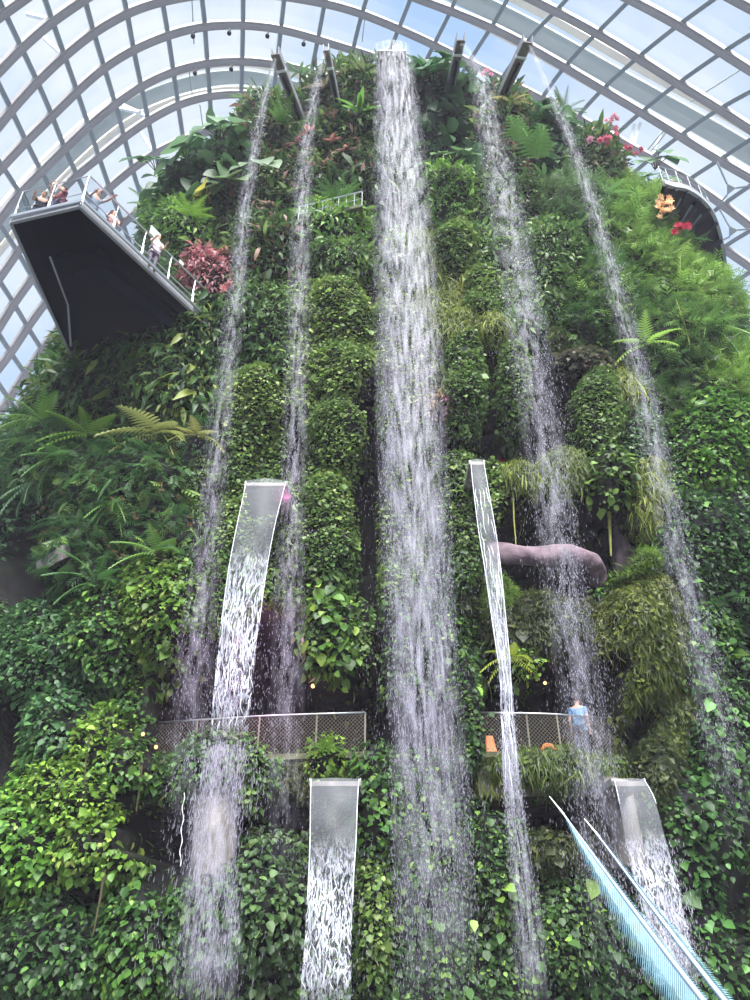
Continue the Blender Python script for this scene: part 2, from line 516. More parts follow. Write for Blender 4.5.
# the big steel arches that carry the dome, outside the glass
outer = [
    ([(0, 232), (27, 199), (53, 172), (88, 138), (115, 116), (149, 96), (200, 80), (241, 76), (275, 82), (330, 100)], 1.9),
    ([(440, -14), (500, 14), (550, 40), (603, 71), (657, 101), (710, 130), (750, 154)], 2.6),
]
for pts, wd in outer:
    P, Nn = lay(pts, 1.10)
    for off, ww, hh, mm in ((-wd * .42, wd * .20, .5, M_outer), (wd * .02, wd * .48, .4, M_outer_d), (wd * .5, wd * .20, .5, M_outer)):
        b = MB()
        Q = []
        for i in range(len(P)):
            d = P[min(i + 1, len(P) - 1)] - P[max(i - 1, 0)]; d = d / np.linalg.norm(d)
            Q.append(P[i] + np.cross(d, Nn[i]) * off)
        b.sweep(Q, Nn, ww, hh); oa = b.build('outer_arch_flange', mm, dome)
# white V struts and rods between the skin and the outer arch
for a, b_ in (((634, 125), (629, 152)), ((640, 124), (632, 150)), ((665, 125), (652, 156)), ((120, 104), (150, 118)), ((27, 14), (52, 20)), ((118, 108), (140, 112)), ((138, 128), (152, 150)), ((44, 38), (62, 54))):
    b = MB(); b.beam(on_dome(*a, 1.09), on_dome(*b_, 1.03), .22); b.build('strut', M_white, dome)
for a, b_ in (((740, 70), (690, 102)), ((664, 130), (644, 154)), ((668, 130), (649, 154)), ((192, 0), (194, 44)), ((189, 70), (193, 100)), ((200, 105), (204, 135)), ((366, 8), (362, 42))):
    b = MB(); b.beam(on_dome(*a, 1.03), on_dome(*b_, 1.01), .07); b.build('tie_rod', M_rib2, dome)
# small three armed rod nodes hanging under the right side
for (ax, ay), (tx, ty), (cx, cy_), (ex, ey) in (((717, 162), (728, 184), (750, 186), (718, 206)), ((720, 210), (730, 226), (750, 229), (723, 240))):
    b = MB(); c0 = [on_dome(*p, .975) for p in ((tx - 1, ty), (tx + 8, ty + 4), (tx - 1, ty + 11))]
    n0 = dome_n(c0[0]) * .12
    i = len(b.v)
    for q in c0: b.v.append(tuple(q))
    for q in c0: b.v.append(tuple(q + n0))
    b.f += [(i, i + 1, i + 2), (i + 5, i + 4, i + 3), (i, i + 3, i + 4, i + 1), (i + 1, i + 4, i + 5, i + 2), (i + 2, i + 5, i + 3, i)]
    pl = b.build('node_plate', M_outer_d, dome)
    b = MB(); b.tube([on_dome(ax, ay, .99), c0[0]], .06, 6); b.tube([c0[1], on_dome(cx, cy_, .99)], .06, 6); b.tube([c0[2], on_dome(ex, ey, .99)], .06, 6)
    b.build('node_rods', M_rib2, pl)
# row of small sprinkler heads under two arches by the crest
for p in ((194, 32), (230, 29), (268, 32), (304, 40), (339, 52), (196, 69), (232, 65)):
    b = MB(); q = on_dome(*p, .985); b.beam(q, q - np.array([0, 0, .5]), .12); b.sphere(q - np.array([0, 0, .55]), .16, 8, 5)
    b.build('sprinkler_head', M_dark2, dome)

b = MB(); b.prism([(-40, -26), (40, -26), (40, 66), (-40, 66)], -.3, 0.0)
tag(b.build('floor', M_floor), kind='structure')

# ------------------------------------------------------------------ the mountain
ZK = np.array([0, 10, 20, 25, 29, 32, 35, 37.5, 39.5, 41.8, 43.4])
AL = np.array([17.5, 16.2, 14.3, 13.4, 12.5, 11.8, 10.6, 8.9, 6.9, 4.4, .6])
AR = np.array([21, 20, 18.4, 17.0, 15.6, 15.0, 14.5, 13.1, 10.9, 7.6, .6])
BB = np.array([9.4, 9.1, 8.8, 8.5, 8.2, 8.0, 7.8, 7.6, 7.4, 7.0, .6])
YC, EXP = 28.0, 2.6
NU, NV = 560, 620
_u = np.linspace(-1.25, 1.25, NU) * PI / 2
_z = np.concatenate([np.linspace(0, 38, NV - 80), np.linspace(38, 43.4, 81)[1:]])
UU, ZZ = np.meshgrid(_u, _z)          # rows z, cols u
NVr = len(_z)


def ss(x, a, b):
    t = np.clip((x - a) / (b - a), 0, 1)
    return t * t * (3 - 2 * t)


def base_surface(U, Z):
    aL, aR, bb = (np.interp(Z, ZK, q) for q in (AL, AR, BB))
    a = np.where(U < 0, aL, aR)
    su, cu = np.sin(U), np.cos(U)
    x = a * np.sign(su) * np.abs(su) ** (2 / EXP)
    y = YC - bb * np.sign(cu) * np.abs(cu) ** (2 / EXP)
    return np.stack([x, y, Z + 0 * x], -1)


def normals(P):
    du = np.gradient(P, axis=1); dv = np.gradient(P, axis=0)
    n = np.cross(du, dv)
    n /= np.maximum(np.linalg.norm(n, axis=-1, keepdims=True), 1e-9)
    return n


# resample u so columns are evenly spaced along the girth
_g = base_surface(np.linspace(-1.25, 1.25, 4000)[None, :] * PI / 2, np.full((1, 4000), 15.0))[0]
_s = np.concatenate([[0], np.cumsum(np.linalg.norm(np.diff(_g, axis=0), axis=1))])
_u = np.interp(np.linspace(0, _s[-1], NU), _s, np.linspace(-1.25, 1.25, 4000) * PI / 2)
UU, ZZ = np.meshgrid(_u, _z)
P0 = base_surface(UU, ZZ)
N0 = normals(P0)
PX, PY = proj(P0)
VIEW = np.einsum('ijk,ijk->ij', N0, CAM - P0)   # >0 faces the camera
FRONT = VIEW > 0


def boxm(x0, y0, x1, y1, s=5):
    return ss(PX, x0 - s, x0 + s) * (1 - ss(PX, x1 - s, x1 + s)) * ss(PY, y0 - s, y0 + s) * (1 - ss(PY, y1 - s, y1 + s)) * FRONT


def ellm(cx, cy_, rx, ry, s=.25):
    r = np.sqrt(((PX - cx) / rx) ** 2 + ((PY - cy_) / ry) ** 2)
    return (1 - ss(r, 1 - s, 1 + s)) * FRONT


WOB = vnoise(P0, 1.3, 5) * 5
_PX, _PY = PX, PY
PX = PX + WOB; PY = PY + vnoise(P0, 1.1, 9) * 5
CAVES = [
    (boxm(150, 682, 372, 757, 4), 4.0), (boxm(478, 655, 618, 754, 5), 4.0), (boxm(372, 700, 480, 750, 4), 1.2),
    (boxm(122, 796, 240, 856, 5), 3.5), (boxm(236, 796, 312, 830, 5), 3.5), (boxm(180, 840, 236, 875, 5), 3), (boxm(488, 782, 592, 815, 4), 3.2), (boxm(520, 805, 580, 836, 4), 3),
    (boxm(240, 612, 300, 700, 8), 3.6), (boxm(178, 640, 232, 700, 8), 3.0), (boxm(300, 672, 372, 700, 4), 3.4),
    (boxm(186, 560, 212, 690, 6), 2.4), (boxm(198, 482, 216, 560, 6), 2.0),
    (ellm(563, 544, 74, 52, .10), 5.0), (boxm(500, 496, 636, 530, 4), 5.0),
    (ellm(24, 562, 32, 44, .15), 4.5), (ellm(46, 518, 22, 20, .3), 2.5), (ellm(4, 735, 16, 50, .3), 2.0),
    (boxm(354, 380, 380, 720, 5), 2.4), (boxm(444, 345, 450, 460, 4), 1.0), (boxm(484, 348, 492, 458, 2), 2.4), (boxm(438, 352, 582, 462, 5), 2.5),
    (boxm(522, 350, 566, 455, 5), 2.5), (boxm(612, 380, 622, 450, 4), .8), (ellm(320, 262, 26, 18), 1.5), (ellm(185, 225, 30, 10), 1.2), (ellm(205, 235, 26, 12), 1.3),
    (ellm(295, 450, 10, 40), 1.2), (ellm(372, 250, 16, 60), .8), (ellm(450, 150, 16, 50), 1.0), (ellm(95, 890, 22, 16), 1.4), (ellm(160, 880, 12, 40), 1.0),
    (ellm(535, 680, 60, 40), 1.0), (ellm(400, 500, 30, 60), .6), (ellm(640, 700, 14, 60), 1.0), (ellm(735, 850, 20, 80), 1.0), (ellm(560, 480, 60, 10), .9),
    (ellm(640, 215, 14, 8), .5), (ellm(480, 640, 14, 60), .5), (ellm(725, 345, 20, 14), .8), (boxm(462, 740, 486, 790, 4), 1.0),
]
PX, PY = _PX, _PY
# plants that bulge out of the wall ---------------------------------------
# (px, py, rx, ry, bulge, species, name, category, label)
P_ = [
 (463, 397, 22, 56, 1.2, 'ivy', 'ivy_column', 'hanging plant', 'tall hanging ivy column just right of the wide central fall, left of the pair'),
 (509, 402, 17, 48, 1.1, 'ivy', 'ivy_column', 'hanging plant', 'narrower hanging ivy column, right one of the pair over the dark niche'),
 (454, 246, 19, 28, .7, 'ivy', 'ivy_mound', 'hanging plant', 'rounded ivy mound beside the central fall, high above the ivy columns'),
 (482, 298, 17, 30, .8, 'ivy', 'ivy_mound', 'hanging plant', 'capsule shaped ivy mound above the yellow green tufts'),
 (452, 333, 20, 20, .5, 'grassy', 'grass_tuft', 'grass tuft', 'yellow green grassy tuft on top of the left ivy column'),
 (492, 338, 15, 14, .5, 'grassy', 'grass_tuft', 'grass tuft', 'small yellow grassy tuft on top of the narrower ivy column'),
 (594, 418, 27, 44, .9, 'ivy', 'ivy_mound', 'hanging plant', 'large rounded ivy mound between the two right hand streams'),
 (637, 446, 21, 38, .7, 'ivyblue', 'ivy_mound', 'hanging plant', 'bluish ivy mound partly veiled by the rightmost stream'),
 (617, 400, 12, 26, .6, 'grassy', 'grass_tuft', 'grass tuft', 'yellowish grass spilling down beside the large rounded ivy mound'),
 (578, 368, 34, 14, .6, 'dry', 'brown_creeper', 'creeper', 'brownish creeper shelf lying above the large rounded ivy mound'),
 (339, 322, 33, 34, .7, 'ivyY', 'ivy_mound', 'hanging plant', 'pale ivy mound left of the central fall, topmost of its stack'),
 (345, 380, 30, 34, .7, 'ivyY', 'ivy_mound', 'hanging plant', 'pale ivy mound left of the central fall, second of its stack'),
 (340, 438, 30, 34, .8, 'ivy', 'ivy_mound', 'hanging plant', 'dark green ivy mound left of the central fall, third of its stack'),
 (328, 530, 30, 56, .8, 'ivy', 'ivy_curtain', 'hanging plant', 'long ivy curtain between second stream and the dark cleft by the central fall'),
 (330, 640, 34, 44, .9, 'broad', 'leafy_clump', 'shrub', 'clump of broad light leaves hanging over the left part of the gallery'),
 (364, 655, 12, 70, .7, 'ivy', 'ivy_strand', 'hanging plant', 'slim ivy strand hanging along the left edge of the central fall'),
 (252, 405, 26, 40, .6, 'ivyY', 'ivy_mound', 'hanging plant', 'speckled pale ivy mound above the upper left water chute'),
 (232, 450, 18, 34, .5, 'ivyY', 'ivy_mound', 'hanging plant', 'speckled ivy mound touching the leftmost stream above the water chute'),
 (290, 520, 11, 60, .5, 'ivyY', 'ivy_strand', 'hanging plant', 'thin ivy strand between the water chute and the second stream'),
 (226, 585, 16, 84, .6, 'ivy', 'ivy_curtain', 'hanging plant', 'ivy curtain left of the upper left water chute'),
 (268, 590, 12, 26, .5, 'ivy', 'ivy_strand', 'hanging plant', 'short ivy strand ending right of the water chute over dark rock'),
 (457, 525, 24, 70, .8, 'ivy', 'ivy_curtain', 'hanging plant', 'broad ivy curtain between the central fall and the narrow white chute'),
 (497, 510, 13, 50, .6, 'ivyY', 'ivy_strand', 'hanging plant', 'ivy strand right of the narrow white chute at the cave mouth'),
 (515, 483, 24, 18, .8, 'grassy', 'grass_tuft', 'grass tuft', 'yellow grass tuft draping over the left end of the cave roof'),
 (556, 484, 26, 22, .9, 'grassgreen', 'hanging_grass', 'grass tuft', 'green hanging grass behind the fourth stream above the cave'),
 (604, 490, 24, 26, 1.0, 'broadivy', 'leafy_clump', 'shrub', 'leafy clump hanging over the middle of the cave mouth'),
 (640, 500, 18, 44, .9, 'grassy', 'hanging_grass', 'grass tuft', 'yellowish hanging grass closing the right end of the cave'),
 (614, 572, 44, 16, 1.1, 'mossbright', 'moss_cushion', 'moss', 'bright green moss cushion on the lip right of the cave beam'),
 (603, 562, 13, 6, .4, 'small_bright', 'sprouting_herb', 'herb', 'small bright sprouts growing beside the end of the cave beam'),
 (640, 640, 44, 64, 1.0, 'drape', 'moss_drape', 'moss', 'large yellow green moss drape below the cave, right of the fourth stream'),
 (532, 628, 46, 32, .8, 'mossdark', 'moss_bulge', 'moss', 'dark mossy bulge directly below the cave beam'),
 (500, 600, 16, 26, .6, 'mossbright', 'moss_cushion', 'moss', 'moss cushion right of the narrow chute under the cave'),
 (612, 690, 20, 40, .9, 'drape', 'moss_drape', 'moss', 'moss drape hanging over the right end of the gallery fence'),
 (522, 668, 22, 10, .7, 'small_bright', 'bright_fern_clump', 'fern', 'bright yellow green leaf clump hanging above the gallery person'),
 (690, 560, 40, 60, .9, 'heartdark', 'heart_leaf_creeper', 'creeper', 'dark heart leaved creeper right of the rightmost stream at cave height'),
 (715, 440, 44, 44, 1.0, 'heartbright', 'heart_leaf_creeper', 'creeper', 'bright heart leaved creeper at the right edge of the wall'),
 (700, 640, 30, 50, .7, 'heartmid', 'heart_leaf_creeper', 'creeper', 'glossy heart leaved creeper below the dark one on the right'),
 (738, 560, 26, 70, .9, 'heartdark', 'heart_leaf_creeper', 'creeper', 'deep green creeper along the right margin'),
 (645, 240, 60, 46, .9, 'fine', 'feathery_shrub', 'shrub', 'light feathery shrub below the pink flowers'),
 (695, 300, 50, 34, .6, 'fine', 'feathery_shrub', 'shrub', 'light feathery shrub below the round walkway'),
 (680, 345, 56, 40, 1.0, 'finedark', 'feathery_shrub', 'shrub', 'darker feathery shrub filling the right shoulder'),
 (728, 385, 34, 36, 1.0, 'fine', 'feathery_shrub', 'shrub', 'feathery ferny shrub at the right margin above the bright creeper'),
 (600, 305, 42, 46, .9, 'finedark', 'leafy_shrub', 'shrub', 'dense mid green shrub between the fourth and fifth streams'),
 (553, 268, 28, 50, .9, 'shrub', 'leafy_shrub', 'shrub', 'rounded shrub right of the fourth stream below the pale tree fern'),
 (570, 215, 32, 34, .8, 'finebluish', 'leafy_shrub', 'shrub', 'hazy bluish shrub crossed by the fifth stream'),
 (448, 195, 22, 26, .8, 'shrubbright', 'leafy_shrub', 'shrub', 'bright leafy shrub right beside the central fall near the top'),
 (520, 320, 18, 34, .7, 'shrub', 'leafy_shrub', 'shrub', 'shrub partly veiled by the fourth stream'),
 (330, 225, 40, 22, .9, 'shrubbright', 'leafy_shrub', 'shrub', 'bright shrub overhanging the small high balcony'),
 (335, 265, 38, 16, .6, 'shrub', 'leafy_shrub', 'shrub', 'dark green shrub below the small high balcony'),
 (270, 250, 28, 40, .8, 'mixed', 'leafy_shrub', 'shrub', 'mottled shrub between the two left streams'),
 (258, 320, 28, 36, .7, 'shrub', 'leafy_shrub', 'shrub', 'shrub between the two left streams under the mottled one'),
 (208, 278, 26, 24, .9, 'maroon', 'red_leaf_shrub', 'shrub', 'maroon leaved shrub beside the foot of the viewing platform railing'),
 (168, 185, 34, 34, 1.0, 'bigdark', 'broad_leaf_bush', 'bush', 'dark bush of very broad leaves on the left crest'),
 (222, 170, 30, 30, 1.0, 'bigdark', 'broad_leaf_bush', 'bush', 'broad leaved bush on the left crest, nearer the leftmost stream'),
 (185, 228, 30, 16, .8, 'shrubbright', 'leafy_shrub', 'shrub', 'bright green shrub behind the platform railing'),
 (266, 120, 22, 34, .8, 'mixed', 'crest_shrub', 'shrub', 'crest shrub under the leftmost chute'),
 (345, 110, 34, 40, .9, 'mixed', 'crest_shrub', 'shrub', 'bushy crest shrub between the second stream and the central fall'),
 (435, 100, 24, 40, .9, 'bigdark', 'crest_shrub', 'shrub', 'dark crest shrub right of the head of the central fall'),
 (500, 130, 24, 40, .9, 'mixed', 'crest_shrub', 'shrub', 'crest shrub between the two right chutes'),
 (540, 150, 24, 26, .8, 'bigdark', 'crest_shrub', 'shrub', 'leafy crest shrub under the rightmost chute'),
 (610, 150, 34, 30, .8, 'mixed', 'flowering_shrub', 'shrub', 'dark leaved flowering shrub on the right crest'),
 (655, 190, 26, 22, .8, 'bigdark', 'broad_leaf_bush', 'bush', 'broad leaved bush beside the round walkway'),
 (120, 345, 60, 30, 1.0, 'pointed', 'pointed_leaf_shrub', 'shrub', 'pointed leaved shrub under the viewing platform'),
 (175, 335, 42, 36, .9, 'pointed', 'pointed_leaf_shrub', 'shrub', 'pointed leaved shrub between the platform and the leftmost stream'),
 (60, 390, 44, 34, 1.0, 'pointed', 'pointed_leaf_shrub', 'shrub', 'pointed leaved shrub on the far left slope below the glass'),
 (170, 385, 36, 30, .8, 'pointed', 'pointed_leaf_shrub', 'shrub', 'shrub with drooping yellowed leaves above the pale fern fronds'),
 (30, 450, 46, 40, 1.0, 'ferny', 'fern_bank', 'fern', 'bluish fern bank at the left margin'),
 (120, 480, 60, 34, 1.0, 'ferny', 'fern_bank', 'fern', 'green fern bank below the pale fern fronds'),
 (150, 530, 44, 34, .9, 'ferny', 'fern_bank', 'fern', 'fern bank with rusty tips left of the leftmost stream'),
 (85, 555, 30, 40, .9, 'ferny', 'fern_bank', 'fern', 'fern bank right of the dark left hollow'),
 (170, 610, 42, 56, 1.0, 'heartyellow', 'heart_leaf_creeper', 'creeper', 'yellow green heart leaved creeper left of the gallery'),
 (105, 640, 36, 44, .9, 'heartmid', 'heart_leaf_creeper', 'creeper', 'mid green heart leaved creeper beside the yellow green one'),
 (40, 650, 44, 44, 1.0, 'heartblue', 'heart_leaf_creeper', 'creeper', 'bluish heart leaved creeper below the dark left hollow'),
 (70, 735, 36, 40, 1.0, 'heartblue', 'heart_leaf_creeper', 'creeper', 'creeper mound at the left below the bluish one'),
 (100, 745, 36, 36, .9, 'small_bright', 'small_leaf_shrub', 'shrub', 'bright small leaved shrub left of the gallery fence'),
 (80, 800, 44, 34, .8, 'small_bright', 'small_leaf_shrub', 'shrub', 'bright small leaved shrub lower down the left side'),
 (30, 850, 40, 50, 1.0, 'heartbright', 'heart_leaf_creeper', 'creeper', 'bright heart leaved creeper at the lower left margin'),
 (110, 855, 40, 28, 1.0, 'heartyellow', 'heart_leaf_creeper', 'creeper', 'yellow green creeper overhanging a dark gap at lower left'),
 (50, 950, 56, 48, .9, 'heartdark', 'heart_leaf_creeper', 'creeper', 'dark creeper in the bottom left corner'),
 (140, 935, 34, 60, .8, 'heartmid', 'heart_leaf_creeper', 'creeper', 'creeper of mid green heart leaves beside the lower left fall'),
 (255, 910, 60, 54, 1.1, 'heartgrey', 'heart_leaf_creeper', 'creeper', 'greyish heart leaved creeper under the lower left fall'),
 (280, 860, 26, 24, .8, 'heartgrey', 'heart_leaf_creeper', 'creeper', 'greyish creeper left of the lower centre water chute'),
 (225, 770, 54, 30, 1.1, 'ivybright', 'ledge_shrub', 'shrub', 'trailing shrub on the gallery ledge under the upper left chute'),
 (250, 795, 20, 24, .8, 'ivy', 'ledge_shrub', 'shrub', 'trailing tail of greenery below the gallery ledge'),
 (326, 758, 20, 18, .8, 'small_bright', 'ledge_herb', 'herb', 'bright ferny herb on the ledge above the lower centre chute'),
 (135, 770, 22, 26, .9, 'heartmid', 'ledge_creeper', 'creeper', 'creeper at the left end of the gallery ledge'),
 (372, 800, 18, 60, .9, 'heartmid', 'leafy_strand', 'creeper', 'leafy strand right of the lower centre water chute'),
 (372, 920, 18, 70, .9, 'ivy', 'leafy_strand', 'creeper', 'leafy strand left of the foot of the central fall'),
 (466, 720, 18, 70, .8, 'ivyheart', 'leafy_strand', 'creeper', 'leafy strand right of the central fall at gallery height'),
 (500, 860, 36, 60, .9, 'ivyheart', 'heart_leaf_creeper', 'creeper', 'sparse creeper right of the foot of the central fall'),
 (545, 850, 40, 22, .9, 'mossdark', 'moss_bulge', 'moss', 'mossy bulge below the dark recess beside the blue feathers'),
 (560, 920, 44, 60, .8, 'ivyheart', 'heart_leaf_creeper', 'creeper', 'creeper behind the blue feathers at the bottom'),
 (556, 768, 70, 16, .9, 'grassgreen', 'ledge_grass', 'grass tuft', 'grass growing along the gallery ledge under the fence on the right'),
 (690, 830, 40, 60, .8, 'heartsparse', 'heart_leaf_creeper', 'creeper', 'sparse bright leaves right of the lower right fall'),
 (650, 770, 24, 36, .8, 'mossdark', 'moss_bulge', 'moss', 'mossy bulge above and right of the lower right fall'),
 (720, 740, 30, 60, .8, 'heartsparse', 'heart_leaf_creeper', 'creeper', 'sparse creeper behind the foot of the rightmost stream'),
 (435, 620, 22, 60, .5, 'ivyheart', 'leafy_strand', 'creeper', 'leafy strand seen through the middle of the central fall'),
 (430, 860, 34, 90, .6, 'ivyheart', 'leafy_strand', 'creeper', 'leaves seen through the lower part of the central fall'),
]
disp = 0.38 * vnoise(P0, 2.6, 1) + .22 * vnoise(P0, 1.1, 2) + .08 * vnoise(P0, .45, 3)
# vertical fluting of the hanging curtains
disp += .12 * vnoise(P0 * np.array([1, 1, .25]), .8, 4)
OWN = np.full(PX.shape, -1, int); BEST = np.full(PX.shape, 1.0)
wx = vnoise(P0, 1.6, 11) * .16; wy = vnoise(P0, .8, 12) * .10
bulge = np.zeros_like(PX); bulgeL = np.zeros_like(PX)
for k, p in enumerate(P_):
    wb = .35 if p[6] == 'ivy_column' else 1
    r = np.sqrt(((PX - p[0]) / p[2]) ** 2 + ((PY - p[1]) / p[3]) ** 2) + (wx + wy) * wb
    if p[6] == 'ivy_column': r = ((np.abs(PX - p[0]) / p[2]) ** 2.6 + (np.abs(PY - p[1]) / p[3]) ** 2.6) ** (1 / 2.6) + (wx + wy) * .3
    r = np.where(FRONT | (VIEW > -3), r, 9)
    prof = np.sqrt(np.clip(1 - r * r, 0, 1)) * p[4] * .85
    bulge = np.maximum(bulge, prof)
    if p[6].startswith('ledge') or p[6] in ('leafy_clump', 'hanging_grass', 'bright_fern_clump'): bulgeL = np.maximum(bulgeL, prof)
    win = (r < BEST) & (r < 1.0)
    OWN[win] = k; BEST[win] = r[win]
cave = np.zeros_like(PX)
for m_, d_ in CAVES: cave = np.maximum(cave, m_ * d_)
cave_w = cave * (1 - ss(bulge, .15, .5) * (cave < 2.6)) * (1 - ss(bulgeL, .1, .4))
P1 = P0 + N0 * (disp + bulge - cave_w)[..., None] * np.array([1, 1, .55])
P1[..., 2] = np.maximum(P1[..., 2], 0)
N1 = normals(P1)
CAVED = cave_w

m, nt, Nn_, Ll = mat('dark_wet_rock_and_moss')
o_ = Nn_.new('ShaderNodeOutputMaterial'); pr = Nn_.new('ShaderNodeBsdfPrincipled'); tcn = Nn_.new('ShaderNodeTexCoord')
n1 = Nn_.new('ShaderNodeTexNoise'); n1.inputs['Scale'].default_value = 1.6; n1.inputs['Detail'].default_value = 8
rp = Nn_.new('ShaderNodeValToRGB')
rp.color_ramp.elements[0].position = .35; rp.color_ramp.elements[0].color = (*srgb(26, 23, 31), 1)
rp.color_ramp.elements[1].position = .65; rp.color_ramp.elements[1].color = (*srgb(32, 37, 27), 1)
Ll.new(tcn.outputs['Object'], n1.inputs['Vector']); Ll.new(n1.outputs['Fac'], rp.inputs[0]); Ll.new(rp.outputs[0], pr.inputs['Base Color'])
bm_ = Nn_.new('ShaderNodeBump'); bm_.inputs['Strength'].default_value = .8; bm_.inputs['Distance'].default_value = .2
Ll.new(n1.outputs['Fac'], bm_.inputs['Height']); Ll.new(bm_.outputs[0], pr.inputs['Normal'])
pr.inputs['Roughness'].default_value = .8; pr.inputs['Specular IOR Level'].default_value = .12; Ll.new(pr.outputs[0], o_.inputs[0])
M_rock = m
idx = np.arange(NVr * NU).reshape(NVr, NU)
RQ = np.stack([idx[:-1, :-1], idx[:-1, 1:], idx[1:, 1:], idx[1:, :-1]], -1).reshape(-1, 4)
o = link('wall_back', np_mesh('wall_back', P1.reshape(-1, 3), RQ), M_rock)
tag(o, kind='structure')

# ------------------------------------------------------------------ leaves
def T_heart():
    v = np.array([(0, -.05, 0), (0, 1, -.10), (-.40, .50, .10), (-.36, .08, .06), (.40, .50, .10), (.36, .08, .06)], float)
    return v, np.array([(0, 1, 2, 3), (5, 4, 1, 0)])


def T_ivy():
    v = np.array([(0, 0, 0), (0, 1, -.08), (-.46, .55, .08), (-.30, .05, .04), (.46, .55, .08), (.30, .05, .04)], float)
    return v, np.array([(0, 1, 2, 3), (5, 4, 1, 0)])


def T_long(w=.14, droop=.35, n=3):
    v, q = [], []
    for i in range(n + 1):
        t = i / n; ww = w * math.sin(PI * (.12 + .84 * t)) if i < n else .01
        z = -droop * t * t
        v += [(-ww, t, z + .3 * ww), (0, t, z), (ww, t, z + .3 * ww)]
    for i in range(n):
        a = i * 3
        q += [(a, a + 3, a + 4, a + 1), (a + 1, a + 4, a + 5, a + 2)]
    return np.array(v, float), np.array(q)


def T_big():
    """paddle leaf with a waist and cupped sides"""
    prof = [(0, .03), (.1, .30), (.35, .42), (.65, .34), (.88, .15), (1.0, .01)]
    v, q = [], []
    for t, ww in prof:
        z = -.28 * t * t
        v += [(-ww, t, z + .22 * ww), (0, t, z), (ww, t, z + .22 * ww)]
    for i in range(len(prof) - 1):
        a = i * 3
        q += [(a, a + 3, a + 4, a + 1), (a + 1, a + 4, a + 5, a + 2)]
    return np.array(v, float), np.array(q)


def T_frond(n=11, w=.26, droop=.45):
    """feather frond: a thin midrib and pairs of narrow pinnae"""
    v, q = [], []
    for i in range(n):
        t = (i + .7) / (n + .5); z = -droop * t * t
        L_ = w * math.sin(PI * min(1, .18 + .8 * t)) ** .8 + .02
        for s in (-1, 1):
            a = len(v); h = .42 / n
            v += [(0, t - h, z), (s * L_ * .55, t + .02 - h * .6, z - .02), (s * L_, t + .10, z - .08 * L_ / w), (s * L_ * .5, t + .05 + h, z)]
            q.append((a, a + 1, a + 2, a + 3) if s > 0 else (a + 3, a + 2, a + 1, a))
    a = len(v)
    v += [(-.006, 0, .004), (.006, 0, .004), (.003, 1, -droop), (-.003, 1, -droop)]; q.append((a, a + 1, a + 2, a + 3))
    return np.array(v, float), np.array(q)


def T_sprig(n=4):
    """fine twig with short needle pairs"""
    v, q = [], []
    for i in range(n):
        t = .15 + .8 * i / n
        for s in (-1, 1):
            a = len(v)
            v += [(0, t, 0), (s * .12, t + .05, .02), (s * .34, t + .30, -.03), (s * .06, t + .14, 0)]
            q.append((a, a + 1, a + 2, a + 3) if s > 0 else (a + 3, a + 2, a + 1, a))
    return np.array(v, float), np.array(q)


TPL = {'heart': T_heart(), 'ivy': T_ivy(), 'long': T_long(), 'blade': T_long(.035, .6, 3), 'big': T_big(), 'frond': T_frond(), 'sprig': T_sprig(), 'point': T_long(.2, .5, 2)}

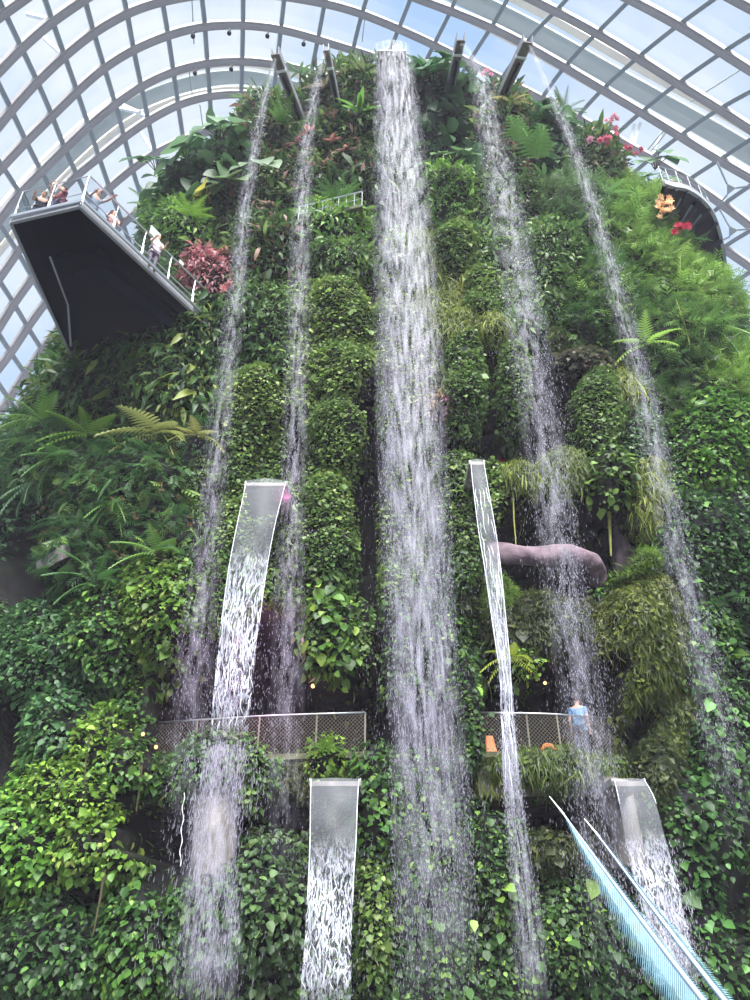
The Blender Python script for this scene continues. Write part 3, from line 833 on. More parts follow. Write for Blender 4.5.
# species: list of (template, size m, size jitter, cover share, hang, stand-off m), palette [(rgb, weight)]
DG, MG = (44, 66, 34), (66, 94, 44)
SPEC = {
 'ivy': ([('ivy', .092, .35, 1.5, .7, .12)], [((98, 124, 60), 3), ((78, 106, 52), 3), ((124, 144, 80), 1)]),
 'ivyY': ([('ivy', .10, .35, 1.5, .7, .14)], [((108, 134, 62), 3), ((84, 112, 54), 2), ((146, 158, 92), 1)]),
 'ivyblue': ([('ivy', .09, .3, 1.5, .7, .12)], [((78, 106, 72), 3), ((96, 122, 84), 1)]),
 'ivybright': ([('ivy', .092, .35, 1.5, .5, .2)], [((92, 126, 64), 3), ((74, 108, 56), 2)]),
 'broadivy': ([('ivy', .19, .35, 1.4, .7, .2)], [((100, 128, 58), 3), ((72, 100, 46), 2)]),
 'ivyheart': ([('ivy', .09, .35, 1.1, .7, .1), ('heart', .17, .3, .14, .5, .35)], [((62, 92, 48), 3), ((48, 74, 40), 3), ((122, 156, 72), 1)]),
 'grassy': ([('blade', .24, .4, 1.3, .8, .2), ('ivy', .10, .3, .5, .6, .1)], [((134, 142, 58), 3), ((104, 118, 48), 3), ((84, 100, 42), 2)]),
 'grassgreen': ([('blade', .17, .4, 1.1, .9, .2), ('ivy', .12, .3, .7, .7, .12)], [((98, 112, 56), 3), ((78, 98, 46), 3), ((122, 134, 66), 1)]),
 'dry': ([('ivy', .14, .3, 1.4, .5, .1)], [((92, 92, 72), 3), ((76, 84, 58), 2), ((98, 84, 80), 1)]),
 'broad': ([('big', .23, .3, .8, .8, .3), ('ivy', .14, .3, 1.0, .7, .1)], [((98, 132, 50), 3), ((70, 102, 44), 3), ((138, 160, 66), 1)]),
 'mossbright': ([('blade', .12, .4, 1.6, -.2, .05), ('ivy', .06, .3, .6, .3, .05)], [((104, 132, 48), 3), ((80, 110, 44), 2)]),
 'mossdark': ([('blade', .14, .4, .9, .4, .05), ('ivy', .10, .4, 1.0, .6, .08)], [((72, 80, 44), 3), ((56, 66, 40), 3), ((98, 104, 50), 1)]),
 'drape': ([('blade', .15, .4, 1.0, 1.1, .1), ('ivy', .08, .4, 1.1, .8, .1)], [((116, 122, 50), 3), ((88, 100, 42), 3), ((64, 78, 38), 2)]),
 'small_bright': ([('heart', .095, .35, 1.4, .3, .3)], [((110, 144, 52), 3), ((88, 124, 48), 3), ((136, 162, 72), 1)]),
 'heartyellow': ([('heart', .13, .35, 1.5, .6, .28)], [((100, 134, 52), 3), ((80, 114, 46), 3), ((134, 152, 74), 1)]),
 'heartbright': ([('heart', .135, .35, 1.5, .5, .3)], [((104, 148, 58), 3), ((74, 116, 46), 3), ((134, 164, 76), 1)]),
 'heartmid': ([('heart', .125, .35, 1.4, .6, .25)], [((74, 112, 50), 3), ((54, 88, 42), 3), ((108, 140, 62), 1)]),
 'heartblue': ([('heart', .125, .35, 1.4, .6, .25)], [((68, 106, 62), 3), ((50, 84, 50), 3), ((96, 130, 76), 1)]),
 'heartgrey': ([('heart', .13, .35, 1.4, .6, .25)], [((88, 114, 66), 3), ((68, 92, 56), 3), ((112, 134, 80), 1)]),
 'heartdark': ([('heart', .125, .35, 1.3, .6, .25)], [((50, 82, 42), 3), ((38, 64, 36), 3), ((86, 126, 58), 1)]),
 'heartsparse': ([('ivy', .11, .35, .6, .7, .08), ('heart', .17, .35, .34, .5, .3)], [((44, 66, 38), 2), ((84, 128, 60), 2), ((60, 94, 48), 2)]),
 'fine': ([('sprig', .28, .4, 1.5, .1, .4)], [((112, 146, 62), 3), ((84, 118, 50), 3), ((134, 160, 82), 1)]),
 'finedark': ([('sprig', .27, .4, 1.5, .2, .35)], [((78, 112, 52), 3), ((58, 90, 44), 3), ((104, 134, 64), 1)]),
 'finebluish': ([('sprig', .27, .4, 1.5, .2, .35)], [((88, 112, 76), 3), ((72, 98, 60), 3)]),
 'shrub': ([('point', .20, .35, 1.4, .3, .3)], [((88, 120, 60), 3), ((68, 98, 50), 3), ((114, 138, 72), 1)]),
 'shrubbright': ([('point', .22, .35, 1.4, .2, .35)], [((104, 144, 62), 3), ((80, 118, 52), 3), ((134, 162, 84), 1)]),
 'mixed': ([('point', .24, .4, .9, .2, .4), ('long', .42, .3, .35, .1, .5), ('ivy', .16, .3, .5, .3, .2)], [((66, 92, 48), 4), ((50, 74, 42), 4), ((122, 94, 84), 1), ((96, 118, 64), 2)]),
 'maroon': ([('point', .24, .3, 1.5, .5, .3)], [((150, 92, 100), 3), ((118, 66, 76), 3), ((176, 122, 124), 1)]),
 'bigdark': ([('big', .60, .35, 1.0, .5, .5), ('ivy', .18, .3, .5, .4, .2)], [((62, 94, 56), 3), ((44, 72, 44), 3), ((92, 122, 84), 1)]),
 'pointed': ([('long', .42, .35, .9, .5, .4), ('point', .24, .3, .7, .4, .3)], [((66, 96, 48), 4), ((48, 76, 42), 3), ((112, 126, 58), 1)]),
 'ferny': ([('frond', .52, .3, .8, .4, .35), ('sprig', .3, .3, .7, .4, .2)], [((74, 110, 60), 3), ((56, 90, 50), 3), ((108, 136, 68), 1)]),
}


def lin(rgb): return np.array(srgb(*rgb))


AREA = {k: float(sum(np.linalg.norm(np.cross(v[f[1]] - v[f[0]], v[f[3]] - v[f[0]])) / 2 + np.linalg.norm(np.cross(v[f[1]] - v[f[2]], v[f[3]] - v[f[2]])) / 2 for f in q)) for k, (v, q) in TPL.items()}
# cell data of the wall grid
C00, C01, C10, C11 = P1[:-1, :-1], P1[:-1, 1:], P1[1:, :-1], P1[1:, 1:]
CA = np.linalg.norm(np.cross(C01 - C00, C10 - C00), axis=-1)
CC = (C00 + C11) / 2
CPX, CPY = proj(CC)
INV = (CPX > -70) & (CPX < 820) & (CPY < 1060) & (VIEW[:-1, :-1] > -4)
c_cave = np.maximum(np.maximum(CAVED[:-1, :-1], CAVED[1:, :-1]), np.maximum(CAVED[:-1, 1:], CAVED[1:, 1:]))
BARE = ss(c_cave, .4, 1.0)
# the fraction of plants lost inside recesses; patches keep theirs
COWN = OWN[:-1, :-1]


def frames(n, hang, jit, rg):
    """leaf tip direction and face normal for wall normals n"""
    k = len(n)
    up = np.array([0, 0, 1.0])
    t = n * .55 - up * hang + rg.normal(0, 1, (k, 3)) * jit
    t /= np.linalg.norm(t, axis=1, keepdims=True)
    f = n * .65 + up * .65 + rg.normal(0, 1, (k, 3)) * .35
    f -= t * np.sum(f * t, 1, keepdims=True)
    f /= np.linalg.norm(f, axis=1, keepdims=True)
    x = np.cross(t, f)
    return np.stack([x, t, f], -1)     # columns x,y,z


def instance(tpl, P, R, S, Cc):
    v, q = TPL[tpl] if isinstance(tpl, str) else tpl
    k = len(P)
    V = np.einsum('nij,vj->nvi', R, v) * S[:, None, None] + P[:, None, :]
    Q = q[None] + (np.arange(k) * len(v))[:, None, None]
    return V.reshape(-1, 3), Q.reshape(-1, 4), np.repeat(Cc, len(v), axis=0)


def sample_cells(w, n, rg):
    w = w.ravel(); c = np.cumsum(w); 
    if c[-1] <= 0: return None
    k = np.searchsorted(c, rg.random(n) * c[-1]); k = np.minimum(k, len(w) - 1)
    i, j = np.unravel_index(k, CA.shape)
    a, b = rg.random(n)[:, None], rg.random(n)[:, None]
    P = (C00[i, j] * (1 - a) + C01[i, j] * a) * (1 - b) + (C10[i, j] * (1 - a) + C11[i, j] * a) * b
    return P, N1[i, j], i, j


TOTAL = 0


def grow(weight, species, rg, dens=1.0):
    """leaves of one species over the weighted cells; returns mesh arrays"""
    global TOTAL
    comps, pal = SPEC[species]
    area = float((CA * weight).sum())
    out = []
    cols = np.array([lin(c) for c, _ in pal]); pw = np.array([w_ for _, w_ in pal], float); pw /= pw.sum()
    for tpl, size, jit, cover, hang, off in comps:
        n = int(dens * cover * 1.35 * area / (AREA[tpl] * size * size))
        if n < 1: continue
        s = sample_cells(CA * weight, n, rg)
        if s is None: continue
        P, Nn, i, j = s
        sz = size * np.exp(rg.normal(0, jit, n))
        P = P + Nn * (rg.random(n)[:, None] ** 1.3 * off)
        # clumps: gaps where the noise is low
        cn = vnoise(P, .55, 21) + .5 * vnoise(P, .22, 22)
        keep = (cn > -.75) | (rg.random(n) < .35)
        P = P + Nn * (np.clip(cn, -.6, .8) * off * .6)[:, None]
        R = frames(Nn, hang, .38, rg)
        ci = rg.choice(len(pal), n, p=pw)
        hue = vnoise(P, 1.7, 31)
        Cc = cols[ci] * np.exp(rg.normal(0, .22, (n, 1))) * (1 + .35 * hue[:, None] * np.array([1.1, .8, .6]))
        P, R, sz, Cc = P[keep], R[keep], sz[keep], Cc[keep]
        TOTAL += len(P)
        out.append(instance(tpl, P, R, sz, np.clip(Cc, 0.005, .9)))
    if not out: return None
    V = np.concatenate([o_[0] for o_ in out]); C_ = np.concatenate([o_[2] for o_ in out])
    off = 0; Qs = []
    for o_ in out: Qs.append(o_[1] + off); off += len(o_[0])
    return V, np.concatenate(Qs), C_


def leaf_obj(name, data, parent=None, mat_=None):
    if data is None: return None
    return link(name, np_mesh(name, data[0], data[1], data[2], smooth=False), mat_ or M_leaf, parent)


for k, p in enumerate(P_):
    wgt = (COWN == k) * INV * (1 - BARE * .97)
    fade_ = 1.0
    data = grow(wgt.astype(float) * fade_, p[5], rng, 1.0)
    if data is None: continue
    o = leaf_obj(p[6], data)
    tag(o, p[8], p[7], {'hanging plant': 'ivy mounds and curtains on the rock wall', 'creeper': 'heart leaved creepers on the rock wall', 'shrub': 'shrubs growing out of the rock wall', 'fern': 'ferns on the rock wall', 'moss': 'moss on the rock wall', 'grass tuft': 'grass tufts on the rock wall', 'bush': 'broad leaved bushes on the crest', 'herb': 'small herbs on the ledges'}[p[7]])

# the carpet between them: nobody could count it
ZONES = [
 (20, 420, 'ferny'), (100, 400, 'pointed'), (170, 430, 'ferny'), (20, 500, 'heartblue'), (200, 520, 'ivyY'), (200, 600, 'heartyellow'), (60, 600, 'heartmid'), (20, 720, 'heartblue'),
 (30, 790, 'heartbright'), (150, 800, 'heartmid'), (80, 930, 'heartdark'), (170, 970, 'heartmid'), (250, 980, 'heartgrey'), (340, 980, 'ivyheart'), (180, 300, 'pointed'), (230, 350, 'shrub'),
 (300, 400, 'ivyY'), (300, 300, 'ivy'), (240, 220, 'mixed'), (300, 160, 'mixed'), (350, 170, 'mixed'), (400, 150, 'shrub'), (160, 250, 'shrub'), (300, 550, 'ivy'), (340, 500, 'ivy'),
 (400, 300, 'ivyY'), (400, 500, 'ivy'), (400, 700, 'ivyheart'), (400, 900, 'ivyheart'), (440, 150, 'bigdark'), (480, 220, 'shrub'), (520, 260, 'shrub'), (430, 290, 'grassy'), (530, 380, 'ivy'),
 (600, 360, 'grassgreen'), (660, 400, 'finedark'), (560, 170, 'mixed'), (640, 220, 'fine'), (720, 300, 'fine'), (600, 460, 'grassgreen'), (660, 480, 'heartmid'), (740, 450, 'heartbright'),
 (680, 600, 'heartmid'), (560, 640, 'mossdark'), (500, 680, 'ivyheart'), (660, 700, 'drape'), (740, 680, 'heartdark'), (620, 800, 'mossdark'), (700, 900, 'heartsparse'), (620, 930, 'heartdark'), (520, 950, 'ivyheart'), (460, 800, 'ivyheart'),
 (340, 780, 'mossdark'), (740, 800, 'heartsparse'), (290, 760, 'mossdark'), (520, 580, 'mossdark'), (600, 140, 'mixed'), (280, 100, 'mixed'), (350, 80, 'mixed'), (470, 80, 'bigdark'),
]
jx = CPX + vnoise(CC, 2.0, 41) * 26; jy = CPY + vnoise(CC, 2.0, 42) * 26
D = np.stack([(jx - z[0]) ** 2 + (jy - z[1]) ** 2 for z in ZONES]); near = D.argmin(0)
zs = sorted(set(z[2] for z in ZONES))
WORDS = {'ferny': 'fern', 'pointed': 'pointed_leaf', 'heartblue': 'bluish_creeper', 'ivyY': 'pale_ivy', 'heartyellow': 'yellow_creeper', 'heartmid': 'green_creeper', 'heartbright': 'bright_creeper', 'heartdark': 'dark_creeper',
         'heartgrey': 'greyish_creeper', 'ivyheart': 'mixed_ivy', 'shrub': 'shrubby', 'ivy': 'ivy', 'mixed': 'mixed_crest', 'bigdark': 'broad_leaf', 'grassy': 'yellow_grass', 'grassgreen': 'green_grass', 'finedark': 'dark_feathery',
         'fine': 'feathery', 'mossdark': 'dark_moss', 'drape': 'hanging_moss', 'heartsparse': 'sparse_creeper'}
for sp in zs:
    sel = np.isin(near, [i for i, z in enumerate(ZONES) if z[2] == sp])
    wgt = sel * (COWN < 0) * INV * (1 - BARE) * .85
    data = grow(wgt.astype(float), sp, rng)
    o = leaf_obj(WORDS[sp] + '_foliage', data)
    if o: tag(o, WORDS[sp].replace('_', ' ') + ' foliage filling the rock wall between the named plants', 'foliage', None, 'stuff')
print('LEAVES', TOTAL)
# ------------------------------------------------------------------ single plants and flowers
from mathutils.bvhtree import BVHTree
_bv = BVHTree.FromPolygons(P1.reshape(-1, 3).tolist(), RQ.tolist())


def hit(px, py, lift=0.0):
    d = Vector(ray(px, py)).normalized()
    h = _bv.ray_cast(Vector(CAM), d)
    if h[0] is None:
        return at(px, py, 24.0), np.array([0, -1.0, 0])
    n = np.array(h[1]);
    if n @ np.array(d) > 0: n = -n
    return np.array(h[0]) + n * lift, n


def frond_arrays(n, wid, L_, droop, curl=0.0):
    """one fern frond along +y with toothed pinnae, L_ long"""
    v, q = [], []
    for i in range(n):
        t = (i + .8) / (n + .6); z = -droop * t * t
        l = wid * (min(1, (1.08 - t) * 1.35)) * min(1, .35 + 2.2 * t)
        for s in (-1, 1):
            m_ = 3
            for j in range(m_):
                a0, a1 = j / m_, (j + 1) / m_
                h0 = .40 / n * (1 - .6 * a0); h1 = .40 / n * (1 - .6 * a1) * (1 if j < m_ - 1 else .15)
                k = len(v)
                y0, y1 = t + a0 * .09, t + a1 * .09
                z0, z1 = z - .10 * a0 * a0, z - .10 * a1 * a1
                v += [(s * l * a0, y0 - h0, z0), (s * l * a1, y1 - h1 * .8, z1), (s * l * a1, y1 + h1, z1), (s * l * a0, y0 + h0, z0)]
                q.append((k, k + 1, k + 2, k + 3) if s > 0 else (k + 3, k + 2, k + 1, k))
    for i in range(6):
        t0, t1 = i / 6, (i + 1) / 6; k = len(v)
        v += [(-.012, t0, -droop * t0 * t0 + .01), (.012, t0, -droop * t0 * t0 + .01), (.010, t1, -droop * t1 * t1 + .01), (-.010, t1, -droop * t1 * t1 + .01)]
        q.append((k, k + 1, k + 2, k + 3))
    return np.array(v) * L_, np.array(q)


def basis(d, up):
    d = np.array(d, float); d /= np.linalg.norm(d)
    up = np.array(up, float); up = up - d * (up @ d); up /= np.linalg.norm(up)
    return np.stack([np.cross(d, up), d, up], 1)


def make_fern(px, py, L_, n, rgb, label, spread=(-80, 80), name='fern', hang=.25, wid=.30, group='single ferns on the rock wall', lift=.25):
    p, nn = hit(px, py, 1.1 if name == 'tree_fern' else lift)
    r = empty(name, p, label, 'fern', group)
    side = np.cross([0, 0, 1.0], nn); side /= max(1e-6, np.linalg.norm(side))
    for k in range(n):
        a = math.radians(spread[0] + (spread[1] - spread[0]) * (k + .5) / n + random.uniform(-7, 7))
        d = nn * (.75 + random.uniform(-.15, .2)) + (side * math.sin(a) + np.array([0, 0, 1]) * (math.cos(a) * .8 - hang))
        R = basis(d, np.array([0, 0, 1.0]) + nn * .5)
        if name == 'tree_fern':      # fronds held up flat against the wall, facing out
            d = np.array([0, -.62, .62]) + np.array([1.0, 0, 0]) * math.sin(a) * .9; R = basis(d, np.array([0, -.75, -.85]))
        ll = L_ * random.uniform(.8, 1.12)
        v, q = frond_arrays(9 if name == 'tree_fern' else 13, wid, ll, random.uniform(.35, .6))
        V = v @ R.T + p
        c = np.array(srgb(*rgb)) * random.uniform(.8, 1.2)
        link('frond', np_mesh('frond', V, q, np.tile(c, (len(V), 1)), smooth=False), M_leaf, r)
    b = MB(); b.sphere(p, L_ * .07, 8, 5); b.build('crown_base', M_stem, r)
    return r


ferns = [
 (524, 160, 1.3, 3, (104, 148, 66), 'pale tree fern with two tiers of triangular fronds below the rightmost chute', (-24, 24), -1.0, .46),
 (530, 186, 1.5, 3, (98, 142, 62), 'lower pale tree fern tier directly under the topmost one on the right crest', (-28, 28), -1.0, .46),
 (165, 438, 1.7, 7, (150, 158, 92), 'large fern with pale buff fronds left of the leftmost stream', (-110, 110), .5, .30),
 (92, 440, 1.5, 6, (112, 150, 62), 'bright green fern reaching out on the left slope', (-110, 90), .4, .26),
 (45, 428, 1.4, 5, (100, 138, 62), 'bright fern at the far left below the glass', (-100, 60), .4, .26),
 (198, 440, 1.1, 5, (160, 160, 96), 'smaller buff fern touching the leftmost stream', (-80, 90), .5, .28),
 (120, 500, 1.2, 6, (92, 130, 60), 'mid green fern below the large pale one', (-110, 110), .5, .24),
 (60, 520, 1.1, 5, (124, 140, 60), 'yellow tipped fern over the dark left hollow', (-120, 60), .5, .24),
 (160, 560, 1.1, 5, (96, 130, 62), 'fern among the rusty fronds left of the second cleft', (-100, 100), .5, .24),
 (70, 460, 1.3, 6, (84, 124, 66), 'bluish fern under the bright ones on the left', (-110, 110), .5, .24),
 (645, 347, 1.3, 5, (150, 184, 84), 'bright pale fern sticking out right of the fifth stream', (-110, 110), .2, .26),
 (700, 330, 1.4, 6, (96, 134, 60), 'fern on the right shoulder below the feathery shrubs', (-110, 110), .5, .22),
 (735, 345, 1.4, 5, (110, 146, 70), 'fern at the right margin beside a small dark gap', (-110, 90), .5, .22),
 (665, 300, 1.2, 6, (104, 142, 62), 'fern in the light feathery shrubs on the right', (-110, 110), .5, .22),
 (150, 205, 1.2, 5, (92, 140, 66), 'fern beside the broad leaved bush on the left crest', (-80, 80), .3, .26),
 (190, 222, 1.2, 6, (128, 168, 60), 'bright yellow green fern behind the platform railing', (-80, 80), .3, .26),
 (336, 208, 1.2, 6, (84, 124, 62), 'emerald fern in front of the small high balcony', (-70, 70), .2, .3),
 (515, 662, .8, 6, (150, 164, 62), 'yellow green fern tuft hanging above the gallery', (-120, 120), .6, .3),
 (478, 668, .7, 5, (120, 150, 66), 'small green fern tuft left of the narrow chute at gallery height', (-120, 120), .6, .3),
 (326, 752, .5, 8, (100, 140, 52), 'fresh green fern on the ledge above the lower centre chute', (-100, 100), .1, .3),
 (728, 600, 1.1, 5, (72, 104, 66), 'dull green fern beside the right margin', (-110, 60), .6, .22),
 (100, 590, 1.2, 6, (78, 120, 64), 'fern right of the dark left hollow', (-110, 110), .5, .22),
 (40, 480, 1.3, 6, (86, 120, 82), 'greyish fern above the dark left hollow', (-110, 110), .6, .22),
 (280, 130, 1.3, 7, (96, 136, 62), 'spiky fern on the crest between the two left chutes', (-90, 90), .1, .2),
 (262, 100, 1.3, 6, (92, 128, 64), 'fern silhouetted on the left crest by the leftmost chute', (-80, 80), -.1, .2),
 (560, 118, 1.2, 6, (92, 120, 70), 'fern on the crest below the rightmost chute', (-90, 90), .0, .2),
]
for f_ in ferns:
    make_fern(f_[0], f_[1], f_[2], f_[3], f_[4], f_[5], f_[6], 'tree_fern' if 'tree fern' in f_[5] else 'fern', f_[7], f_[8])


def make_rosette(px, py, L_, n, rgb, label, name, cat, group, wid=.09, lift=.3, up=.8, tip=None):
    """strap leaved plant: every leaf a part"""
    p, nn = hit(px, py, lift)
    r = empty(name, p, label, cat, group)
    for k in range(n):
        a = 2 * PI * k / n + random.uniform(-.3, .3)
        ax = nn * .5 + np.array([0, 0, up]); ax /= np.linalg.norm(ax)
        s1 = np.cross(ax, [1, 0, .1]); s1 /= np.linalg.norm(s1); s2 = np.cross(ax, s1)
        d = ax * random.uniform(.3, .9) + (s1 * math.cos(a) + s2 * math.sin(a)) * .9
        v, q = T_long(wid, random.uniform(.3, .7), 5)
        V = v * L_ * random.uniform(.8, 1.15) @ basis(d, ax).T + p
        c = np.tile(np.array(srgb(*rgb)) * random.uniform(.75, 1.25), (len(V), 1))
        if tip is not None: c[-6:] = np.array(srgb(*tip))
        link('strap_leaf', np_mesh('strap_leaf', V, q, c), M_leaf, r)
    b = MB(); b.tube([p - nn * .3 - np.array([0, 0, .3]), p], .06, 7, .04); b.build('stem', M_stem, r)
    return r


strap = [
 (345, 66, 1.3, 12, (78, 108, 60), 'spiky strap leaved plant on the crest left of the central fall'),
 (362, 80, 1.2, 10, (96, 110, 72), 'strap leaved plant touching the left edge of the central fall head'),
 (330, 92, 1.1, 10, (108, 100, 84), 'brownish strap leaved plant beside the second chute'),
 (358, 118, 1.3, 9, (94, 140, 60), 'light green strap leaved plant left of the central fall'),
 (300, 74, 1.2, 8, (74, 104, 64), 'dark strap leaved plant between the two left chutes'),
 (245, 100, 1.2, 9, (84, 118, 66), 'strap leaved plant on the left crest behind the leftmost stream'),
 (428, 78, 1.3, 8, (48, 90, 50), 'dark upright strap leaved plant right of the central fall head'),
 (548, 128, 1.4, 9, (58, 96, 56), 'dark glossy strap leaved plant under the rightmost chute'),
 (510, 110, 1.0, 8, (150, 138, 92), 'yellowish brown strap leaved plant at the foot of the rightmost chute'),
 (600, 200, 1.2, 8, (84, 120, 62), 'strap leaved plant on the right crest left of the peach blooms'),
 (216, 206, 1.0, 8, (164, 156, 60), 'yellow strap leaved plant above the maroon shrub'),
 (675, 245, 1.2, 8, (92, 150, 66), 'bright strap leaved plant beside the round walkway'),
 (290, 200, 1.0, 9, (104, 124, 74), 'strap leaved plant between the left streams'),
 (540, 185, 1.1, 8, (70, 104, 58), 'strap leaved plant below the pale tree ferns'),
]
for s_ in strap:
    make_rosette(*s_[:5], s_[5], 'strap_leaf_plant', 'plant', 'strap leaved plants on the crest')
brom = [
 (318, 136, (176, 116, 112), 'reddish bromeliad rosette between the second stream and central fall'),
 (300, 150, (160, 110, 110), 'dull red bromeliad left of the second stream'),
 (334, 150, (186, 122, 116), 'reddish bromeliad below the topmost one near the second stream'),
 (346, 158, (182, 140, 128), 'peach tinted bromeliad left of the central fall'),
 (286, 158, (150, 92, 92), 'dark red bromeliad between the two left streams'),
 (328, 172, (164, 118, 108), 'brown red bromeliad above the small high balcony'),
 (268, 215, (140, 110, 104), 'brownish bromeliad beside the leftmost stream'),
 (312, 175, (150, 120, 110), 'dusty pink bromeliad behind the second stream'),
 (262, 236, (170, 134, 124), 'pale red bromeliad below the brownish one'),
]
for x_, y_, c_, l_ in brom:
    make_rosette(x_, y_, .55, 10, c_, l_, 'bromeliad', 'bromeliad', 'bromeliads between the left streams', .16, .35, .5)


def make_paddle(px, py, L_, n, rgb, label, dirn=None):
    p, nn = hit(px, py, .35)
    r = empty('elephant_ear_plant', p, label, 'plant', 'large paddle leaved plants on the crest')
    for k in range(n):
        a = -1.3 + 2.6 * (k + .5) / n + random.uniform(-.2, .2)
        side = np.cross([0, 0, 1.0], nn); side /= np.linalg.norm(side)
        base = p + (side * math.sin(a) * .55 + np.array([0, 0, .45 * math.cos(a)]) + nn * random.uniform(.3, .7)) * L_
        stalk = MB(); stalk.tube([p, (p + base) / 2 + nn * .1, base], .025, 6); st = stalk.build('leaf_stalk', M_stem, r)
        v, q = T_big()
        d = side * math.sin(a) * .8 + nn * .5 - np.array([0, 0, random.uniform(.3, .9)])
        V = v * np.array([1.25, 1, 1]) * L_ * random.uniform(.8, 1.2) @ basis(d, nn * .9 + np.array([0, 0, .7])).T + base
        c = np.tile(np.array(srgb(*rgb)) * random.uniform(.8, 1.25), (len(V), 1))
        link('paddle_leaf', np_mesh('paddle_leaf', V, q, c), M_leaf, r)
    return r


for a in [
 (196, 168, 1.2, 6, (104, 134, 98), 'greyish paddle leaved plant in the middle of the left crest'),
 (222, 150, 1.2, 6, (94, 124, 92), 'paddle leaved plant higher on the left crest'),
 (156, 172, 1.1, 6, (66, 104, 60), 'dark paddle leaved plant at the outer left crest'),
 (236, 200, 1.1, 5, (92, 116, 72), 'paddle leaved plant left of the leftmost stream'),
 (216, 196, .9, 3, (190, 180, 70), 'yellowing paddle leaved plant above the maroon shrub'),
 (424, 92, 1.2, 5, (52, 92, 52), 'dark upright paddle leaved plant beside the head of the central fall'),
 (655, 170, 1.1, 5, (70, 108, 66), 'paddle leaved plant right of the pink flowers'),
 (648, 192, 1.1, 5, (84, 118, 80), 'paddle leaved plant between the pink and peach blooms'),
 (668, 215, 1.0, 4, (76, 114, 72), 'paddle leaved plant tucked under the round walkway'),
 (260, 182, 1.0, 4, (110, 130, 100), 'pale paddle leaf plant crossed by the leftmost stream'),
 (452, 172, .8, 4, (88, 122, 72), 'drooping paddle leaved plant right of the central fall'),
]: make_paddle(*a)


def make_flowers(px, py, n, spread, rgb, label, size=.22, name='flower_cluster'):
    p, nn = hit(px, py, 1.3 if px > 630 else .9)
    r = empty(name, p, label, 'flowers', 'flowering clusters on the crest')
    pv = np.array([(0, 0, 0), (-.28, .5, .12), (0, 1, .05), (.28, .5, .12)])
    for k in range(n):
        c = p + rng.normal(0, 1, 3) * spread * np.array([1, .5, 1.0])
        V, Q = [], []
        ax = nn + rng.normal(0, .5, 3); ax /= np.linalg.norm(ax)
        s1 = np.cross(ax, [.3, .2, 1]); s1 /= np.linalg.norm(s1); s2 = np.cross(ax, s1)
        for ring in (0, 1):
            for j in range(6):
                a = 2 * PI * (j + .5 * ring) / 6
                d = (s1 * math.cos(a) + s2 * math.sin(a)) + ax * (.35 + .9 * ring)
                V.append(pv * size @ basis(d, ax).T + c); Q.append(np.array([[0, 1, 2, 3]]) + 4 * len(Q))
        V = np.concatenate(V); Q = np.concatenate(Q)
        cc = np.tile(np.array(srgb(*rgb)) * rng.uniform(.75, 1.2), (len(V), 1))
        link('bloom', np_mesh('bloom', V, Q, np.clip(cc, 0, 1)), M_petal, r)
    b = MB(); b.tube([p - nn * .5, p], .03, 6, .015); b.build('stem', M_stem, r)


for a in [
 (600, 137, 7, .28, (206, 140, 156), 'pale pink flower cluster topmost on the right crest'),
 (597, 152, 5, .22, (206, 104, 132), 'pink flowers left of the hanging pink strand'),
 (585, 155, 3, .16, (190, 140, 160), 'faded pink flower beside the fifth stream'),
 (618, 150, 5, .22, (200, 110, 132), 'pink flower cluster above the hanging pink strand'),
 (615, 160, 5, .22, (190, 92, 118), 'deep pink flowers halfway down the right crest'),
 (622, 167, 7, .24, (216, 108, 140), 'brightest hanging pink flowers on the right crest'),
 (641, 225, 8, .28, (240, 196, 150), 'peach blooms upper cluster near the round walkway'),
 (646, 234, 7, .24, (242, 204, 164), 'peach blooms lower cluster near the round walkway'),
 (656, 248, 5, .18, (176, 44, 72), 'crimson flower near the round walkway'),
 (487, 76, 6, .26, (204, 150, 164), 'dusty pink flowers right of the fourth chute'),
 (473, 459, 4, .12, (206, 60, 84), 'tiny red flowers above the narrow white chute'),
 (216, 290, 2, .1, (200, 130, 136), 'pink blossoms in the maroon shrub'),
]: make_flowers(*a)
for a in [(166, 530, 9, .6), (205, 610, 6, .5), (100, 530, 7, .5), (75, 505, 7, .4), (108, 572, 7, .4)]:
    make_flowers(a[0], a[1], a[2], a[3], (112, 92, 66), {166: 'rusty brown seed heads in the fern bank', 205: 'rusty seed heads beside the leftmost stream', 100: 'rusty seed heads left of the fern bank', 75: 'orange brown young fronds over the dark left hollow', 108: 'rusty seed heads right of the dark left hollow'}[a[0]], .10, 'seed_heads')

